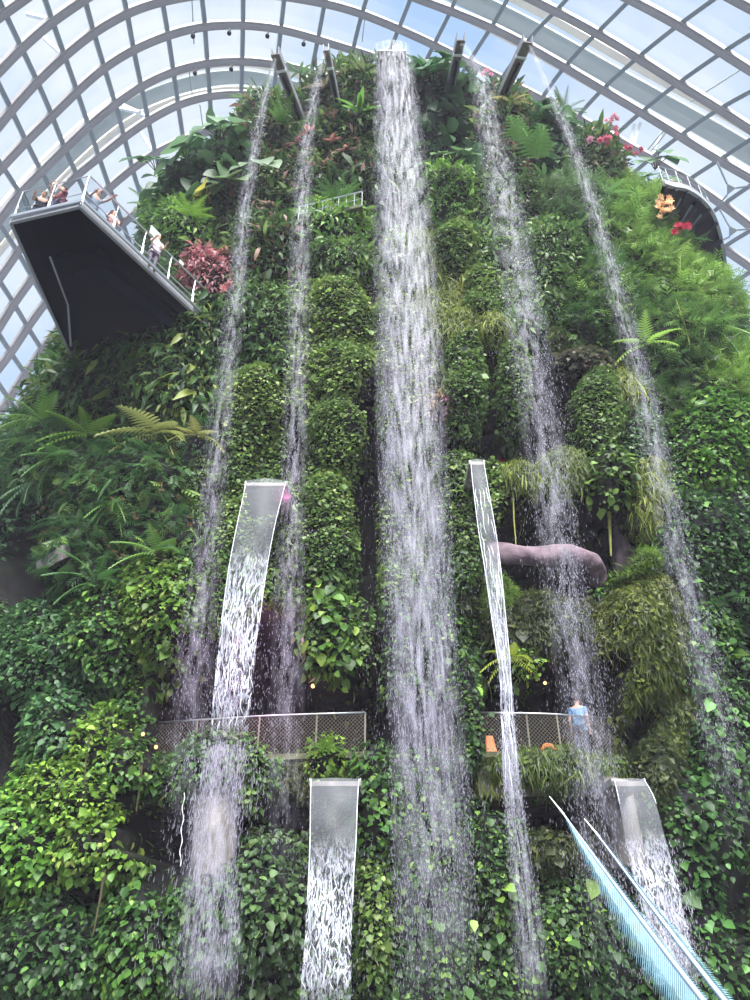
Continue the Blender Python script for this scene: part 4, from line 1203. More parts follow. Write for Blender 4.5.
# bare stems, roots and vines hanging in front of the wall
for pts, r_, m_, l_ in [
 ([(513, 492), (514, 520), (516, 545)], .03, M_vine, 'thin pale root hanging in the left half of the cave'),
 ([(609, 512), (610, 535), (611, 556)], .06, M_vine, 'thick yellow green root hanging in the right half of the cave'),
 ([(105, 870), (100, 900), (93, 935)], .035, M_stem, 'bare brown stem in the lower left creeper'),
 ([(90, 735), (86, 760), (84, 785)], .018, M_stem, 'thin pale twig left of the bright small leaved shrub'),
 ([(142, 765), (140, 785), (136, 812)], .025, M_stem, 'thin brown twig hanging under the left end of the ledge'),
 ([(690, 330), (700, 345), (712, 352)], .04, M_stem, 'brown twig on the right shoulder'),
 ([(676, 300), (684, 322), (690, 345)], .03, M_vine, 'pale arching twig in the right hand shrubs'),
 ([(548, 555), (547, 575)], .02, M_vine, 'short root under the cave beam'),
 ([(118, 295), (124, 308), (130, 325)], .06, M_stem, 'broken pale stalk standing under the viewing platform'),
]:
    q = [hit(*p, lift=.35)[0] for p in pts]
    Ym = min(p[1] for p in q)
    q = [at(p[0], p[1], Ym - .1) for p in pts]
    b = MB(); b.tube(q, r_, 6, r_ * .5); tag(b.build('hanging_root', m_), l_, 'root', 'bare roots and stems on the wall')

# ------------------------------------------------------------------ cave fittings
def lumpy_tube(name, pts, r_, m_, seed, n=18, amp=.18):
    P = smooth_pts([np.array(p) for p in pts], 8)
    b = MB(); b.tube(P, r_, n)
    V = np.array(b.v); V = V + (vnoise(V, .7, seed) * amp)[:, None] * np.array([.3, .5, 1]) + (vnoise(V, .25, seed + 1) * amp * .35)[:, None]
    b.v = [tuple(v) for v in V]
    return b.build(name, m_, None, True)


def smooth_pts(pts, n):
    e = [pts[0] * 2 - pts[1]] + pts + [pts[-1] * 2 - pts[-2]]; out = []
    for i in range(1, len(e) - 2):
        p0, p1, p2, p3 = e[i - 1:i + 3]
        for k in range(n):
            t = k / n; out.append(.5 * ((2 * p1) + (-p0 + p2) * t + (2 * p0 - 5 * p1 + 4 * p2 - p3) * t * t + (-p0 + 3 * p1 - 3 * p2 + p3) * t ** 3))
    out.append(e[-2]); return out


Yb = 19.0
tag(lumpy_tube('rock_beam', [at(482, 553, 19.6), at(505, 552, Yb), at(535, 554, Yb), at(562, 553, Yb - .1), at(580, 558, Yb - .2), at(593, 566, Yb), at(598, 580, 19.6)], .27, M_log, 51), 'smooth pinkish rock beam spanning the cave mouth like a fallen trunk', 'rock')
tag(lumpy_tube('rock_pillar', [at(628, 575, 20.2), at(627, 545, 20.2), at(628, 515, 20.4)], .42, M_log, 61), 'pinkish rock stub at the back right of the cave', 'rock')
b = MB(); c_ = [at(36, 562, 19.6), at(62, 545, 18.6), at(62, 560, 18.4), at(36, 572, 19.4)]
i = len(b.v); up_ = np.array([0, .5, .35])
for q in c_: b.v.append(tuple(q))
for q in c_: b.v.append(tuple(q + up_))
b.f += [(0, 1, 2, 3), (7, 6, 5, 4), (0, 4, 5, 1), (1, 5, 6, 2), (2, 6, 7, 3), (3, 7, 4, 0)]
tag(b.build('concrete_slab', principled('pale_concrete', srgb(92, 88, 86), .8, 0, .2, 2), None, False, .03), 'pale concrete slab corner jutting out in the dark left hollow', 'slab')

# ------------------------------------------------------------------ gallery: ledge, fences, people, lamps
DZ = 5.62
ledge = empty('gallery_ledge', (0, 19, DZ), 'long mossy concrete ledge running across the wall under the wire fence', 'ledge')
fr = [(-7.0, 20.1), (-5.9, 19.6), (-3, 18.95), (-.1, 18.6), (.0, 19.9), (2.4, 19.9), (2.5, 18.6), (4.8, 18.75), (7.0, 19.4)]
bk = [(7.0, 22.5), (-7.0, 23.0)]
b = MB(); b.prism(fr + bk, DZ - .92, DZ); b.build('concrete_deck', M_conc, ledge)
sp = MB()
for i in range(len(fr) - 1):
    a, c = np.array([*fr[i], DZ + .02]), np.array([*fr[i + 1], DZ + .02]); sp.beam(a, c, .22, .14)
sp.build('kerb', M_conc, ledge)
# moss growing on the ledge face
pts_, nn_ = [], []
for k in range(5200):
    i = random.randrange(len(fr) - 1); t = random.random(); a, c = np.array(fr[i]), np.array(fr[i + 1]); p = a * (1 - t) + c * t
    n2 = np.array([(c - a)[1], -(c - a)[0]]); n2 /= np.linalg.norm(n2)
    if vnoise(np.array([p[0], p[1], 0.]) [None], .8, 71)[0] < -.25 and random.random() < .8: continue
    zz = DZ - .88 * random.random() ** 1.1
    pts_.append((p[0] + n2[0] * .03, p[1] + n2[1] * .03, zz)); nn_.append((n2[0], n2[1], .1))
pts_, nn_ = np.array(pts_), np.array(nn_)
Cc = np.array([lin(c) for c in ((122, 126, 44), (92, 106, 42), (70, 84, 40))])[rng.integers(0, 3, len(pts_))] * np.exp(rng.normal(0, .2, (len(pts_), 1)))
d_ = instance('blade', pts_, frames(nn_, .7, .5, rng), .2 * np.exp(rng.normal(0, .3, len(pts_))), Cc)
mo = leaf_obj('moss', d_, ledge); mo['kind'] = 'stuff'


M_wire = principled('dull_galvanised_wire', srgb(112, 106, 98), .6, .3)


def fence(pts, h, name, label, sp=.10, group='wire fences along the gallery'):
    r = empty(name, pts[0], label, 'fence', group)
    b = MB(); b.tube([np.array(p) + np.array([0, 0, h]) for p in pts], .028, 8); b.build('top_rail', M_chrome, r, True)
    b = MB(); b.tube([np.array(p) + np.array([0, 0, .08]) for p in pts], .018, 6); b.build('bottom_rail', M_steel, r)
    seg = [(np.array(pts[i]), np.array(pts[i + 1])) for i in range(len(pts) - 1)]
    for p in pts:
        p = np.array(p); b = MB(); b.beam(p, p + np.array([0, 0, h]), .04); b.build('post', M_wire, r)
    m_ = MB()
    for a, c in seg:
        L_ = np.linalg.norm(c - a); n = int(L_ / sp); d = (c - a) / L_; hh = h - .12
        for k in range(-int(hh / sp) - 1, n + 1):
            for s in (1, -1):
                x0, x1 = k * sp, k * sp + hh
                z0, z1 = (0, hh) if s > 0 else (hh, 0)
                # clip to the panel
                if x0 < 0: z0 = z0 + (z1 - z0) * (-x0) / (x1 - x0); x0 = 0
                if x1 > L_: z1 = z0 + (z1 - z0) * (L_ - x0) / (x1 - x0); x1 = L_
                if x1 - x0 < .02: continue
                m_.beam(a + d * x0 + np.array([0, 0, .08 + z0]), a + d * x1 + np.array([0, 0, .08 + z1]), .007)
    m_.build('wire_mesh', M_wire, r)
    return r


def fz(x, y): return (x, y, DZ)


fence([fz(-6.1, 19.85), fz(-4.7, 19.5), fz(-3.0, 19.12), fz(-1.5, 18.92), fz(-.25, 18.78)], 1.12, 'wire_fence', 'wire mesh fence with steel rail on the left part of the gallery')
fence([fz(2.5, 18.78), fz(3.9, 18.86), fz(4.7, 18.95), fz(6.4, 19.4)], 1.12, 'wire_fence', 'wire mesh fence with steel rail on the right part of the gallery')


def make_lamp(p, label, col=(255, 190, 120), s=14, size=.045, energy=4):
    r = empty('wall_lamp', p, label, 'lamp', 'small warm lamps in the gallery')
    b = MB(); b.sphere(p, size, 10, 7); b.build('bulb', emis('warm_bulb', srgb(*col), 3.0), r, True)
    b = MB(); b.tube([np.array(p) + np.array([0, 0, size * .8]), np.array(p) + np.array([0, .02, size * 2.6])], size * .9, 10, size * .45); b.build('lamp_housing', M_dark2, r)
    l = bpy.data.lights.new('lamp_light', 'POINT'); l.energy = energy; l.color = srgb(*col); l.shadow_soft_size = size
    lo = bpy.data.objects.new('lamp_light', l); COL.objects.link(lo); lo.location = Vector(p) - Vector((0, .15, .12))


make_lamp(at(313, 686, 18.9), 'small warm ceiling lamp glowing over the left gallery', size=.055)
make_lamp(at(545, 683, 18.9), 'small warm lamp glowing over the right gallery above the orange coil')
make_lamp(at(143, 734, 18.0), 'warm lamp among leaves left of the fence, upper one')
make_lamp(at(156, 747, 18.0), 'warm lamp among leaves left of the fence, lower one')
# magenta spot that tints the water under the upper left chute
p = at(288, 497, 18.1)
r = empty('spot_lamp', p, 'magenta spot lamp glowing behind the upper left water chute', 'lamp')
b = MB(); b.tube([p, p + np.array([-.02, .30, .12])], .12, 12, .09); b.build('lamp_housing', M_dark2, r, True)
b = MB(); b.sphere(p + np.array([0, -.02, 0]), .11, 12, 8, (1, .4, 1)); b.build('lens', emis('magenta_lens', srgb(216, 60, 170), 1.6), r, True)
for q, e in ((at(262, 640, 19.0), 90), (at(236, 690, 17.8), 60), (at(286, 500, 17.7), 12), (at(440, 400, 18.6), 70)):
    l = bpy.data.lights.new('magenta_light', 'POINT'); l.energy = e; l.color = (1, .35, .8); l.shadow_soft_size = .25
    lo = bpy.data.objects.new('magenta_light', l); COL.objects.link(lo); lo.location = Vector(q)

# orange folding sign and orange coil on the gallery deck
M_or = principled('orange_plastic', srgb(226, 132, 62), .45)
p = np.array([at(490, 745, 19.1)[0], 19.1, DZ])
r = empty('folding_floor_sign', p, 'orange folding floor sign standing behind the right gallery fence', 'sign')
for s in (-1, 1):
    b = MB(); t = p + np.array([0, 0, .62])
    a0, a1 = p + np.array([-.15, .2 * s, 0]), p + np.array([.15, .2 * s, 0])
    b.beam(a0, t + np.array([-.07, 0, 0]), .03, .03); b.beam(a1, t + np.array([.07, 0, 0]), .03, .03)
    i = len(b.v); hh = .12
    for q in (a0 * (1 - hh) + t * hh, a1 * (1 - hh) + t * hh, t + np.array([.07, 0, 0]), t + np.array([-.07, 0, 0])): b.v.append(tuple(q))
    for q in (a0 * (1 - hh) + t * hh, a1 * (1 - hh) + t * hh, t + np.array([.07, 0, 0]), t + np.array([-.07, 0, 0])): b.v.append(tuple(q + np.array([0, .015 * s, 0])))
    b.f += [(i, i + 1, i + 2, i + 3), (i + 7, i + 6, i + 5, i + 4)]
    b.build('panel', M_or, r)
b = MB(); b.beam(p + np.array([-.09, 0, .63]), p + np.array([.09, 0, .63]), .04); b.build('hinge_handle', M_dark2, r)
p = np.array([at(548, 742, 19.2)[0], 19.2, DZ])
b = MB(); coil = []
for k in range(90):
    a = k * .35; rr = .17 + .02 * math.sin(k); coil.append(p + np.array([math.cos(a) * rr, math.sin(a) * .10, .22 + math.sin(a) * .17 * (1 if k < 70 else .6) + .001 * k]))
b.tube(coil, .035, 6); b.tube([p + np.array([.1, 0, .06]), p + np.array([.3, .02, .05]), p + np.array([.42, .05, .04])], .035, 6)
tag(b.build('hose_coil', M_or, None, True), 'orange coiled hose lying behind the right gallery fence', 'hose')
# ------------------------------------------------------------------ people
M_skin = principled('skin', srgb(214, 164, 140), .55)
M_hair = principled('dark_hair', srgb(52, 40, 36), .6, 0, .2, 30)
_cloth = {}


def cloth(rgb):
    if rgb not in _cloth: _cloth[rgb] = principled('cloth_%s' % {0: 'dark', 1: 'mid', 2: 'light'}[min(2, sum(rgb) // 256)], srgb(*rgb), .85, 0, .12, 14)
    return _cloth[rgb]


def skin_obj(name, chains, mat_, parent, root=0, sub=2):
    """chains: dict of joint -> (pos, radius), list of edges"""
    J, E = chains
    keys = list(J); ix = {k: i for i, k in enumerate(keys)}
    me = bpy.data.meshes.new(name)
    me.from_pydata([tuple(J[k][0]) for k in keys], [(ix[a], ix[b]) for a, b in E], [])
    o = bpy.data.objects.new(name, me); COL.objects.link(o); me.materials.append(mat_)
    o.modifiers.new('skin', 'SKIN').use_smooth_shade = True
    if not me.skin_vertices: pass
    for i, k in enumerate(keys):
        r = J[k][1]
        me.skin_vertices[0].data[i].radius = r if isinstance(r, tuple) else (r, r)
    me.skin_vertices[0].data[ix[root] if root in ix else 0].use_root = True
    s = o.modifiers.new('sub', 'SUBSURF'); s.levels = 1; s.render_levels = sub
    if parent is not None: o.parent = parent
    return o


def hand(J, E, side, wrist, d, curl=.5):
    """palm, four unequal bent fingers and a thumb"""
    w_ = np.array(wrist, float); d = np.array(d, float); d /= np.linalg.norm(d)
    sd_ = np.cross(d, [0, 0, 1.0]); sd_ = sd_ / max(1e-6, np.linalg.norm(sd_)); pn = np.cross(sd_, d)
    palm = w_ + d * .07; J[side + 'palm'] = (palm, (.036, .016)); E.append((side + 'wrist', side + 'palm'))
    for k, (o_, l) in enumerate(((-.028, .062), (-.009, .075), (.010, .070), (.028, .055))):
        a = palm + d * .028 + sd_ * o_; m = a + d * l * .5 - pn * .012 * curl; t = m + d * l * .4 - pn * .04 * curl
        for nme, pp, rr in (('a', a, .0095), ('b', m, .0085), ('c', t, .007)): J[f'{side}f{k}{nme}'] = (pp, rr)
        E += [(side + 'palm', f'{side}f{k}a'), (f'{side}f{k}a', f'{side}f{k}b'), (f'{side}f{k}b', f'{side}f{k}c')]
    th = w_ + d * .035 + sd_ * .035; t2 = th + d * .03 + sd_ * .022; t3 = t2 + d * .028
    J[side + 't1'] = (th, .011); J[side + 't2'] = (t2, .010); J[side + 't3'] = (t3, .008)
    E += [(side + 'wrist', side + 't1'), (side + 't1', side + 't2'), (side + 't2', side + 't3')]


def make_person(loc, yaw, label, shirt, trousers, lean=0., arms='rail', hair=(52, 40, 36), scale=1.0, cap=None):
    r = empty('person', loc, label, 'person')
    r.rotation_euler.z = yaw; r.scale = (scale,) * 3
    ln = lean
    def U(x, y, z):   # bend everything above the hips forward (-y)
        if z > .95:
            h = z - .95
            return np.array([x, y - math.sin(ln) * h, .95 + math.cos(ln) * h])
        return np.array([x, y, z])
    J, E = {}, []
    J['pelvis'] = (U(0, 0, .96), (.155, .11)); J['waist'] = (U(0, 0, 1.10), (.135, .095)); J['chest'] = (U(0, 0, 1.30), (.165, .11)); J['upper'] = (U(0, 0, 1.40), (.12, .08))
    J['neck'] = (U(0, -.005, 1.48), .052); J['jaw'] = (U(0, -.03, 1.56), (.062, .072)); J['head'] = (U(0, -.012, 1.64), (.078, .092)); J['top'] = (U(0, 0, 1.70), (.055, .065))
    E += [('pelvis', 'waist'), ('waist', 'chest'), ('chest', 'upper'), ('upper', 'neck'), ('neck', 'jaw'), ('jaw', 'head'), ('head', 'top')]
    sh = {}
    for s, sg in (('l', 1), ('r', -1)):
        J[s + 'hip'] = (np.array([.095 * sg, 0, .88]), .088); J[s + 'thigh'] = (np.array([.105 * sg, -.01, .70]), .078); J[s + 'knee'] = (np.array([.11 * sg, -.02, .48]), .056); J[s + 'calf'] = (np.array([.11 * sg, .01, .34]), .055)
        J[s + 'ankle'] = (np.array([.11 * sg, .02, .09]), .036); J[s + 'foot'] = (np.array([.12 * sg, -.06, .04]), (.042, .03)); J[s + 'toe'] = (np.array([.125 * sg, -.15, .03]), (.038, .02))
        E += [('pelvis', s + 'hip'), (s + 'hip', s + 'thigh'), (s + 'thigh', s + 'knee'), (s + 'knee', s + 'calf'), (s + 'calf', s + 'ankle'), (s + 'ankle', s + 'foot'), (s + 'foot', s + 'toe')]
        S = U(.185 * sg, 0, 1.39); mode = arms if isinstance(arms, str) else arms[0 if s == 'l' else 1]
        if mode == 'rail': el = S + np.array([.06 * sg, -.12, -.24]); wr = el + np.array([-.03 * sg, -.22, .02])
        elif mode == 'phone': el = S + np.array([.04 * sg, -.18, -.16]); wr = el + np.array([-.09 * sg, -.15, .20])
        elif mode == 'reach': el = S + np.array([.10 * sg, -.24, -.03]); wr = el + np.array([.06 * sg, -.24, .06])
        else: el = S + np.array([.05 * sg, .02, -.28]); wr = el + np.array([.0, -.07, -.24])
        J[s + 'shoulder'] = (S, .055); J[s + 'elbow'] = (el, .038); J[s + 'forearm'] = (el * .6 + wr * .4, .037); J[s + 'wrist'] = (wr, .025)
        E += [('upper', s + 'shoulder'), (s + 'shoulder', s + 'elbow'), (s + 'elbow', s + 'forearm'), (s + 'forearm', s + 'wrist')]
        hand(J, E, s, wr, wr - el); sh[s] = (S, el, wr)
    J['nose'] = (U(0, -.115, 1.625), .012); E.append(('head', 'nose'))
    for s, sg in (('el', 1), ('er', -1)):
        J[s] = (U(.088 * sg, .0, 1.625), (.012, .022)); E.append(('head', s))
    skin_obj('body', (J, E), M_skin, r, 'pelvis')
    S_ = {k: J[k] for k in ()}
    g = lambda k, f=1.12, a=.006: (J[k][0], tuple(x * f + a for x in (J[k][1] if isinstance(J[k][1], tuple) else (J[k][1],) * 2)))
    SJ = {k: g(k) for k in ('pelvis', 'waist', 'chest', 'upper', 'lshoulder', 'rshoulder')}
    SJ['hem'] = (np.array([0, 0, .84]), (.19, .14)); SJ['pelvis'] = (J['pelvis'][0], (.19, .14))
    for s in 'lr':
        S, el, wr = sh[s]; SJ[s + 'sleeve'] = (S * .3 + el * .7, .054)
    skin_obj('shirt', (SJ, [('pelvis', 'hem'), ('pelvis', 'waist'), ('waist', 'chest'), ('chest', 'upper'), ('upper', 'lshoulder'), ('upper', 'rshoulder'), ('lshoulder', 'lsleeve'), ('rshoulder', 'rsleeve')]), cloth(shirt), r, 'pelvis')
    TJ = {'pelvis': (J['pelvis'][0] - np.array([0, 0, .03]), (.172, .125))}; TE = []
    for s in 'lr':
        for k in ('hip', 'thigh', 'knee', 'calf'): TJ[s + k] = g(s + k, 1.12, .004)
        TJ[s + 'hem'] = (J[s + 'ankle'][0] + np.array([0, 0, .05]), .052)
        TE += [('pelvis', s + 'hip'), (s + 'hip', s + 'thigh'), (s + 'thigh', s + 'knee'), (s + 'knee', s + 'calf'), (s + 'calf', s + 'hem')]
    skin_obj('trousers', (TJ, TE), cloth(trousers), r, 'pelvis')
    mh = cloth(hair) if cap is None else cloth(cap)
    HJ = {'a': (U(0, .045, 1.58), (.090, .080)), 'b': (U(0, .030, 1.68), (.115, .118)), 'c': (U(0, .005, 1.75), (.085, .09))}
    skin_obj('hair' if cap is None else 'cap', (HJ, [('a', 'b'), ('b', 'c')]), mh, r, 'a')
    for s in 'lr':
        b = MB(); b.sphere((.12 * (1 if s == 'l' else -1), -.06, .045), .06, 10, 6, (.85, 1.9, .7))
        sh_ = b.build('shoe', cloth((60, 60, 66)), None, True); sh_.parent = r
    if 'phone' in (arms if isinstance(arms, tuple) else (arms,)):
        pass
    return r, sh


# ------------------------------------------------------------------ viewing platform on the left
PZ = 21.0
A_, B_, C_ = atz(11, 223, PZ), atz(79.5, 207, PZ), atz(190, 310, PZ)
D_ = C_ + (C_ - B_) * .45
E_ = atz(68, 349, PZ)
E2 = E_ + (E_ - A_) * .25
plat = empty('viewing_platform', (A_ + C_) / 2, 'dark cantilevered viewing platform with steel edge jutting from the upper left of the wall', 'platform')
poly = [A_, B_, C_, D_, E2]
b = MB(); b.prism([(p[0], p[1]) for p in poly], PZ, PZ + .12); b.build('deck', M_dark, plat)
ce = sum(poly) / 5
ins = [(ce + (p - ce) * f) for p, f in zip(poly, (.62, .60, .74, .8, .8))]
ins2 = [(ce + (p - ce) * f) for p, f in zip(poly, (.44, .42, .62, .8, .8))]
b = MB(); b.prism([(p[0], p[1]) for p in ins], PZ - .18, PZ); b.build('soffit_panel', M_dark, plat)
b = MB(); b.prism([(p[0], p[1]) for p in ins2], PZ - .75, PZ - .18); b.build('box_girder', M_dark, plat)
b = MB()
for a, c in ((A_, B_), (B_, D_), (A_, E2)):
    b.beam(a + np.array([0, 0, .10]), c + np.array([0, 0, .10]), .10, .26)
b.build('edge_beam', M_steel, plat)
b = MB(); b.beam(B_ + np.array([.14, -.10, .16]), D_ + np.array([.14, -.10, .16]), .05, .12); b.beam(A_ + np.array([0, -.12, .16]), B_ + np.array([.1, -.12, .16]), .05, .12); b.build('drip_strip', M_chrome, plat)
b = MB(); b.tube([atz(50, 257, PZ - .76), atz(68, 305, PZ - .76), atz(71, 346, PZ - .76)], .035, 6); b.build('conduit', M_steel, plat)
RH = 1.55
rail = empty('railing', A_, 'steel railing with glass panels round the edge of the viewing platform', 'railing')
path = [E2 * .5 + A_ * .5, A_, B_, C_ + (C_ - B_) * .12]
up3 = lambda p, h: np.array(p) + np.array([0, 0, h])
for h, nm in ((RH, 'top_rail'), (.68, 'middle_rail')):
    b = MB(); b.tube([up3(p, .2 + h - .2) for p in path], .035 if h > 1 else .022, 8); b.build(nm, M_chrome, rail, False)
posts = []
for a, c, n in ((A_, path[0], 3), (A_, B_, 2), (B_, C_, 4)):
    for k in range(n + 1):
        q = a + (c - a) * k / n
        if all(np.linalg.norm(q - w_) > .2 for w_ in posts): posts.append(q)
for q in posts:
    b = MB(); b.beam(up3(q, .05), up3(q, RH), .045, .03); b.beam(up3(q + np.array([.05, .02, 0]), .05), up3(q + np.array([.02, .01, 0]), .85), .03, .03); b.build('post', M_chrome, rail)
for a, c in ((A_, B_), (B_, C_), (A_, path[0])):
    b = MB(); a2, c2 = up3(a, .2), up3(c, .2); n_ = np.cross(c - a, [0, 0, 1.0]); n_ = n_ / np.linalg.norm(n_) * .012
    i = 0
    for o_ in (n_, -n_):
        for q in (a2 + o_, c2 + o_, up3(c2 + o_, RH - .3), up3(a2 + o_, RH - .3)): b.v.append(tuple(q))
    b.f += [(0, 1, 2, 3), (7, 6, 5, 4), (0, 4, 5, 1), (3, 2, 6, 7), (1, 5, 6, 2), (0, 3, 7, 4)]
    b.build('glass_panel', M_rail_glass, rail)
dBC = (C_ - B_) / np.linalg.norm(C_ - B_)
for f, w_, h_, lab in ((.56, .46, .40, 'pale green notice board fixed to the platform rail'), (.83, .18, .16, 'small white tag fixed to the platform rail, lower down')):
    c = up3(B_ + (C_ - B_) * f, RH + (.16 if w_ > .3 else .02)); o_ = np.array([dBC[1], -dBC[0], 0]) * .08
    b = MB(); b.beam(c - dBC * w_ / 2 + o_, c + dBC * w_ / 2 + o_, .03, h_); tag(b.build('notice_board' if w_ > .3 else 'rail_tag', M_sign if w_ > .3 else M_white, None, False, .004), lab, 'sign')
TZ = PZ + .12
inside = np.array([-.3, .9, 0])


def stand(px, py, hz=1.62, dz=0.):
    q = atz(px, py, TZ + hz); return (q[0], q[1], TZ)


make_person(stand(42, 203, 1.45), .5, 'person in a dark navy top leaning forward at the outer corner of the platform', (34, 36, 58), (50, 54, 70), .45, 'rail')
pr_, sh_ = make_person(stand(64, 191, 1.6), -.5, 'person in a dark red top holding up a phone on the platform', (140, 60, 70), (80, 90, 120), .05, 'phone')
ph = MB(); ph.beam((.0, -.40, 1.48), (.0, -.40, 1.64), .085, .012)
make_person(stand(94, 198, 1.5), .9, 'person in a pale grey shirt reaching an arm over the platform rail', (176, 186, 204), (60, 62, 74), .35, ('reach', 'rail'))
make_person(stand(113, 216, 1.55), .8, 'bare armed person in a pink top behind the pale grey shirt on the platform', (222, 160, 150), (90, 80, 90), .1, 'rail', (110, 78, 60))
make_person(stand(157, 240, 1.55), .8, 'person in a white and pink patterned top beside the notice board', (226, 206, 208), (112, 100, 116), .1, 'rail')
q = stand(61, 190, 1.6)
b = MB(); b.beam((q[0] + .30, q[1] - .36, TZ + 1.50), (q[0] + .30, q[1] - .36, TZ + 1.65), .08, .012)
tag(b.build('phone', M_white, None, False, .004), 'white phone held up by the person in dark red', 'phone')
# gallery visitor
make_person((at(579, 720, 19.4)[0], 19.4, DZ), 2.7, 'person in a blue shirt and jeans standing behind the fourth stream in the gallery', (104, 150, 196), (56, 72, 104), .0, 'down')

# ------------------------------------------------------------------ round walkway on the right
WZ = 29.6
arc_px = [(664, 184), (673, 187), (687, 190), (702, 200), (713, 214), (720, 234), (725, 262), (727, 300)]
arc = [atz(*p, WZ) for p in arc_px]; arc = smooth_pts(arc, 5)
cen = np.array([13.0, 26.5, WZ])
walk = empty('round_walkway', cen, 'dark curved walkway with ribbed underside wrapping round the right crest', 'walkway')
inn = []
for p in arc:
    d = (cen - p); d[2] = 0; d /= np.linalg.norm(d); inn.append(p + d * 2.9)
b = MB(); m_ = len(arc)
for zz in (0, .14):
    for p in arc: b.v.append((p[0], p[1], WZ + zz))
    for p in inn: b.v.append((p[0], p[1], WZ + zz))
for k in range(m_ - 1):
    b.f += [(k, k + 1, m_ + k + 1, m_ + k), (2 * m_ + k, 3 * m_ + k, 3 * m_ + k + 1, 2 * m_ + k + 1), (k, 2 * m_ + k, 2 * m_ + k + 1, k + 1), (m_ + k, m_ + k + 1, 3 * m_ + k + 1, 3 * m_ + k)]
b.build('deck', M_dark, walk)
b = MB(); b.sweep([p + np.array([0, 0, .1]) for p in arc], [np.array([0, 0, 1.])] * m_, .14, .3); b.build('edge_beam', M_steel, walk)
b = MB(); b.sweep([p * .45 + q * .55 + np.array([0, 0, -.16]) for p, q in zip(arc, inn)], [np.array([0, 0, 1.])] * m_, .16, .32); b.build('curved_girder', M_dark2, walk)
for k in range(2, m_ - 1, 4):
    b = MB(); b.beam(arc[k] + np.array([0, 0, -.10]), inn[k] + np.array([0, 0, -.10]), .12, .2); b.build('cross_beam', M_dark2, walk)
for k in (9, 13, 17):
    a, c = arc[k], arc[k + 2]; ia, ic = inn[k], inn[k + 2]
    z_ = np.array([0, 0, -.02])
    b = MB(); q4 = [a * .85 + ia * .15, c * .85 + ic * .15, c * .5 + ic * .5, a * .5 + ia * .5]
    for q in q4: b.v.append(tuple(q + z_ - np.array([0, 0, .03])))
    for q in q4: b.v.append(tuple(q + z_))
    b.f += [(0, 1, 2, 3), (7, 6, 5, 4), (0, 4, 5, 1), (1, 5, 6, 2), (2, 6, 7, 3), (3, 7, 4, 0)]
    b.build('soffit_grille', M_panel, walk)
wr_ = empty('curved_railing', arc[0], 'thin curved steel railing on the round walkway at the right', 'railing')
for h, nm, r_ in ((1.25, 'top_rail', .035), (.85, 'middle_rail', .02), (.45, 'lower_rail', .02)):
    b = MB(); b.tube([up3(p, h) for p in arc], r_, 6); b.build(nm, M_chrome, wr_)
for k in range(0, m_, 4):
    b = MB(); b.beam(up3(arc[k], .1), up3(arc[k], 1.25), .03); b.build('post', M_steel, wr_)
for p, l_ in (((672, 182), 'person in a white cap on the round walkway, left one of two'), ((680, 184), 'person in a white cap on the round walkway, right one of two')):
    q = atz(*p, WZ + .14 + 1.62); make_person((q[0], q[1], WZ + .14), .3, l_, (210, 206, 210), (120, 110, 110), .0, 'down', cap=(236, 232, 230))
# small high balcony
h0, _ = hit(322, 208)
Yb = h0[1] - .45
pa, pb_ = at(298, 223, Yb), at(362, 207, Yb)
zb = (pa[2] + pb_[2]) / 2
bal = empty('high_balcony', (pa + pb_) / 2, 'small pale balcony slab with railing high on the wall between second stream and central fall', 'balcony')
b = MB(); b.beam(pa + np.array([0, .5, 0]), pb_ + np.array([0, .5, 0]), 1.2, .16); b.build('slab', M_conc, bal)
b = MB(); b.tube([up3(pa, 1.0), up3(pb_, 1.0)], .04, 6); b.build('top_rail', M_chrome, bal)
b = MB(); b.tube([up3(pa, .55), up3(pb_, .55)], .02, 6); b.build('middle_rail', M_chrome, bal)
for k in range(9):
    q = pa + (pb_ - pa) * k / 8; b = MB(); b.beam(up3(q, .1), up3(q, 1.0), .025); b.build('post', M_steel, bal)

# ------------------------------------------------------------------ steel chutes at the crest
def chute(tip, base_px, base_Y, w_, name, label, n_br=1):
    a = np.array(tip, float); c = at(*base_px, base_Y)
    r = empty(name, a, label, 'chute', 'steel water chutes on the crest')
    d = (c - a) / np.linalg.norm(c - a)
    s = np.cross(d, [0, 0, 1.0]); s /= np.linalg.norm(s); u = np.cross(s, d)
    b = MB(); b.beam(a, c, w_, .05, up=u); b.build('trough_floor', M_chute, r)
    for sg in (-1, 1):
        b = MB(); b.beam(a + s * w_ / 2 * sg + u * .16, c + s * w_ / 2 * sg + u * .16, .05, .38, up=u); b.build('side_plate', M_steel, r)
    b = MB(); b.beam(a + d * .9 - s * w_ * .62, a + d * .9 + s * w_ * .62, .16, .10, up=d); b.build('collar', M_white, r)
    b = MB(); b.tube([a + d * 1.2 - u * .12, c - u * .12], .07, 8); b.build('feed_pipe', M_dark2, r)


chute(at(275, 54, 16.6), (301, 122), 20.4, .34, 'water_chute', 'leftmost steel chute on the crest pouring the leftmost stream')
chute(at(326, 50, 16.6), (341, 122), 20.4, .22, 'water_chute', 'slim steel chute second from the left pouring the second stream')
chute(at(461, 40, 16.6), (449, 96), 20.0, .34, 'water_chute', 'short steel chute pouring the stream just right of the central fall')
chute(at(528, 42, 16.6), (500, 102), 20.2, .40, 'water_chute', 'long dark steel chute pouring the rightmost stream')
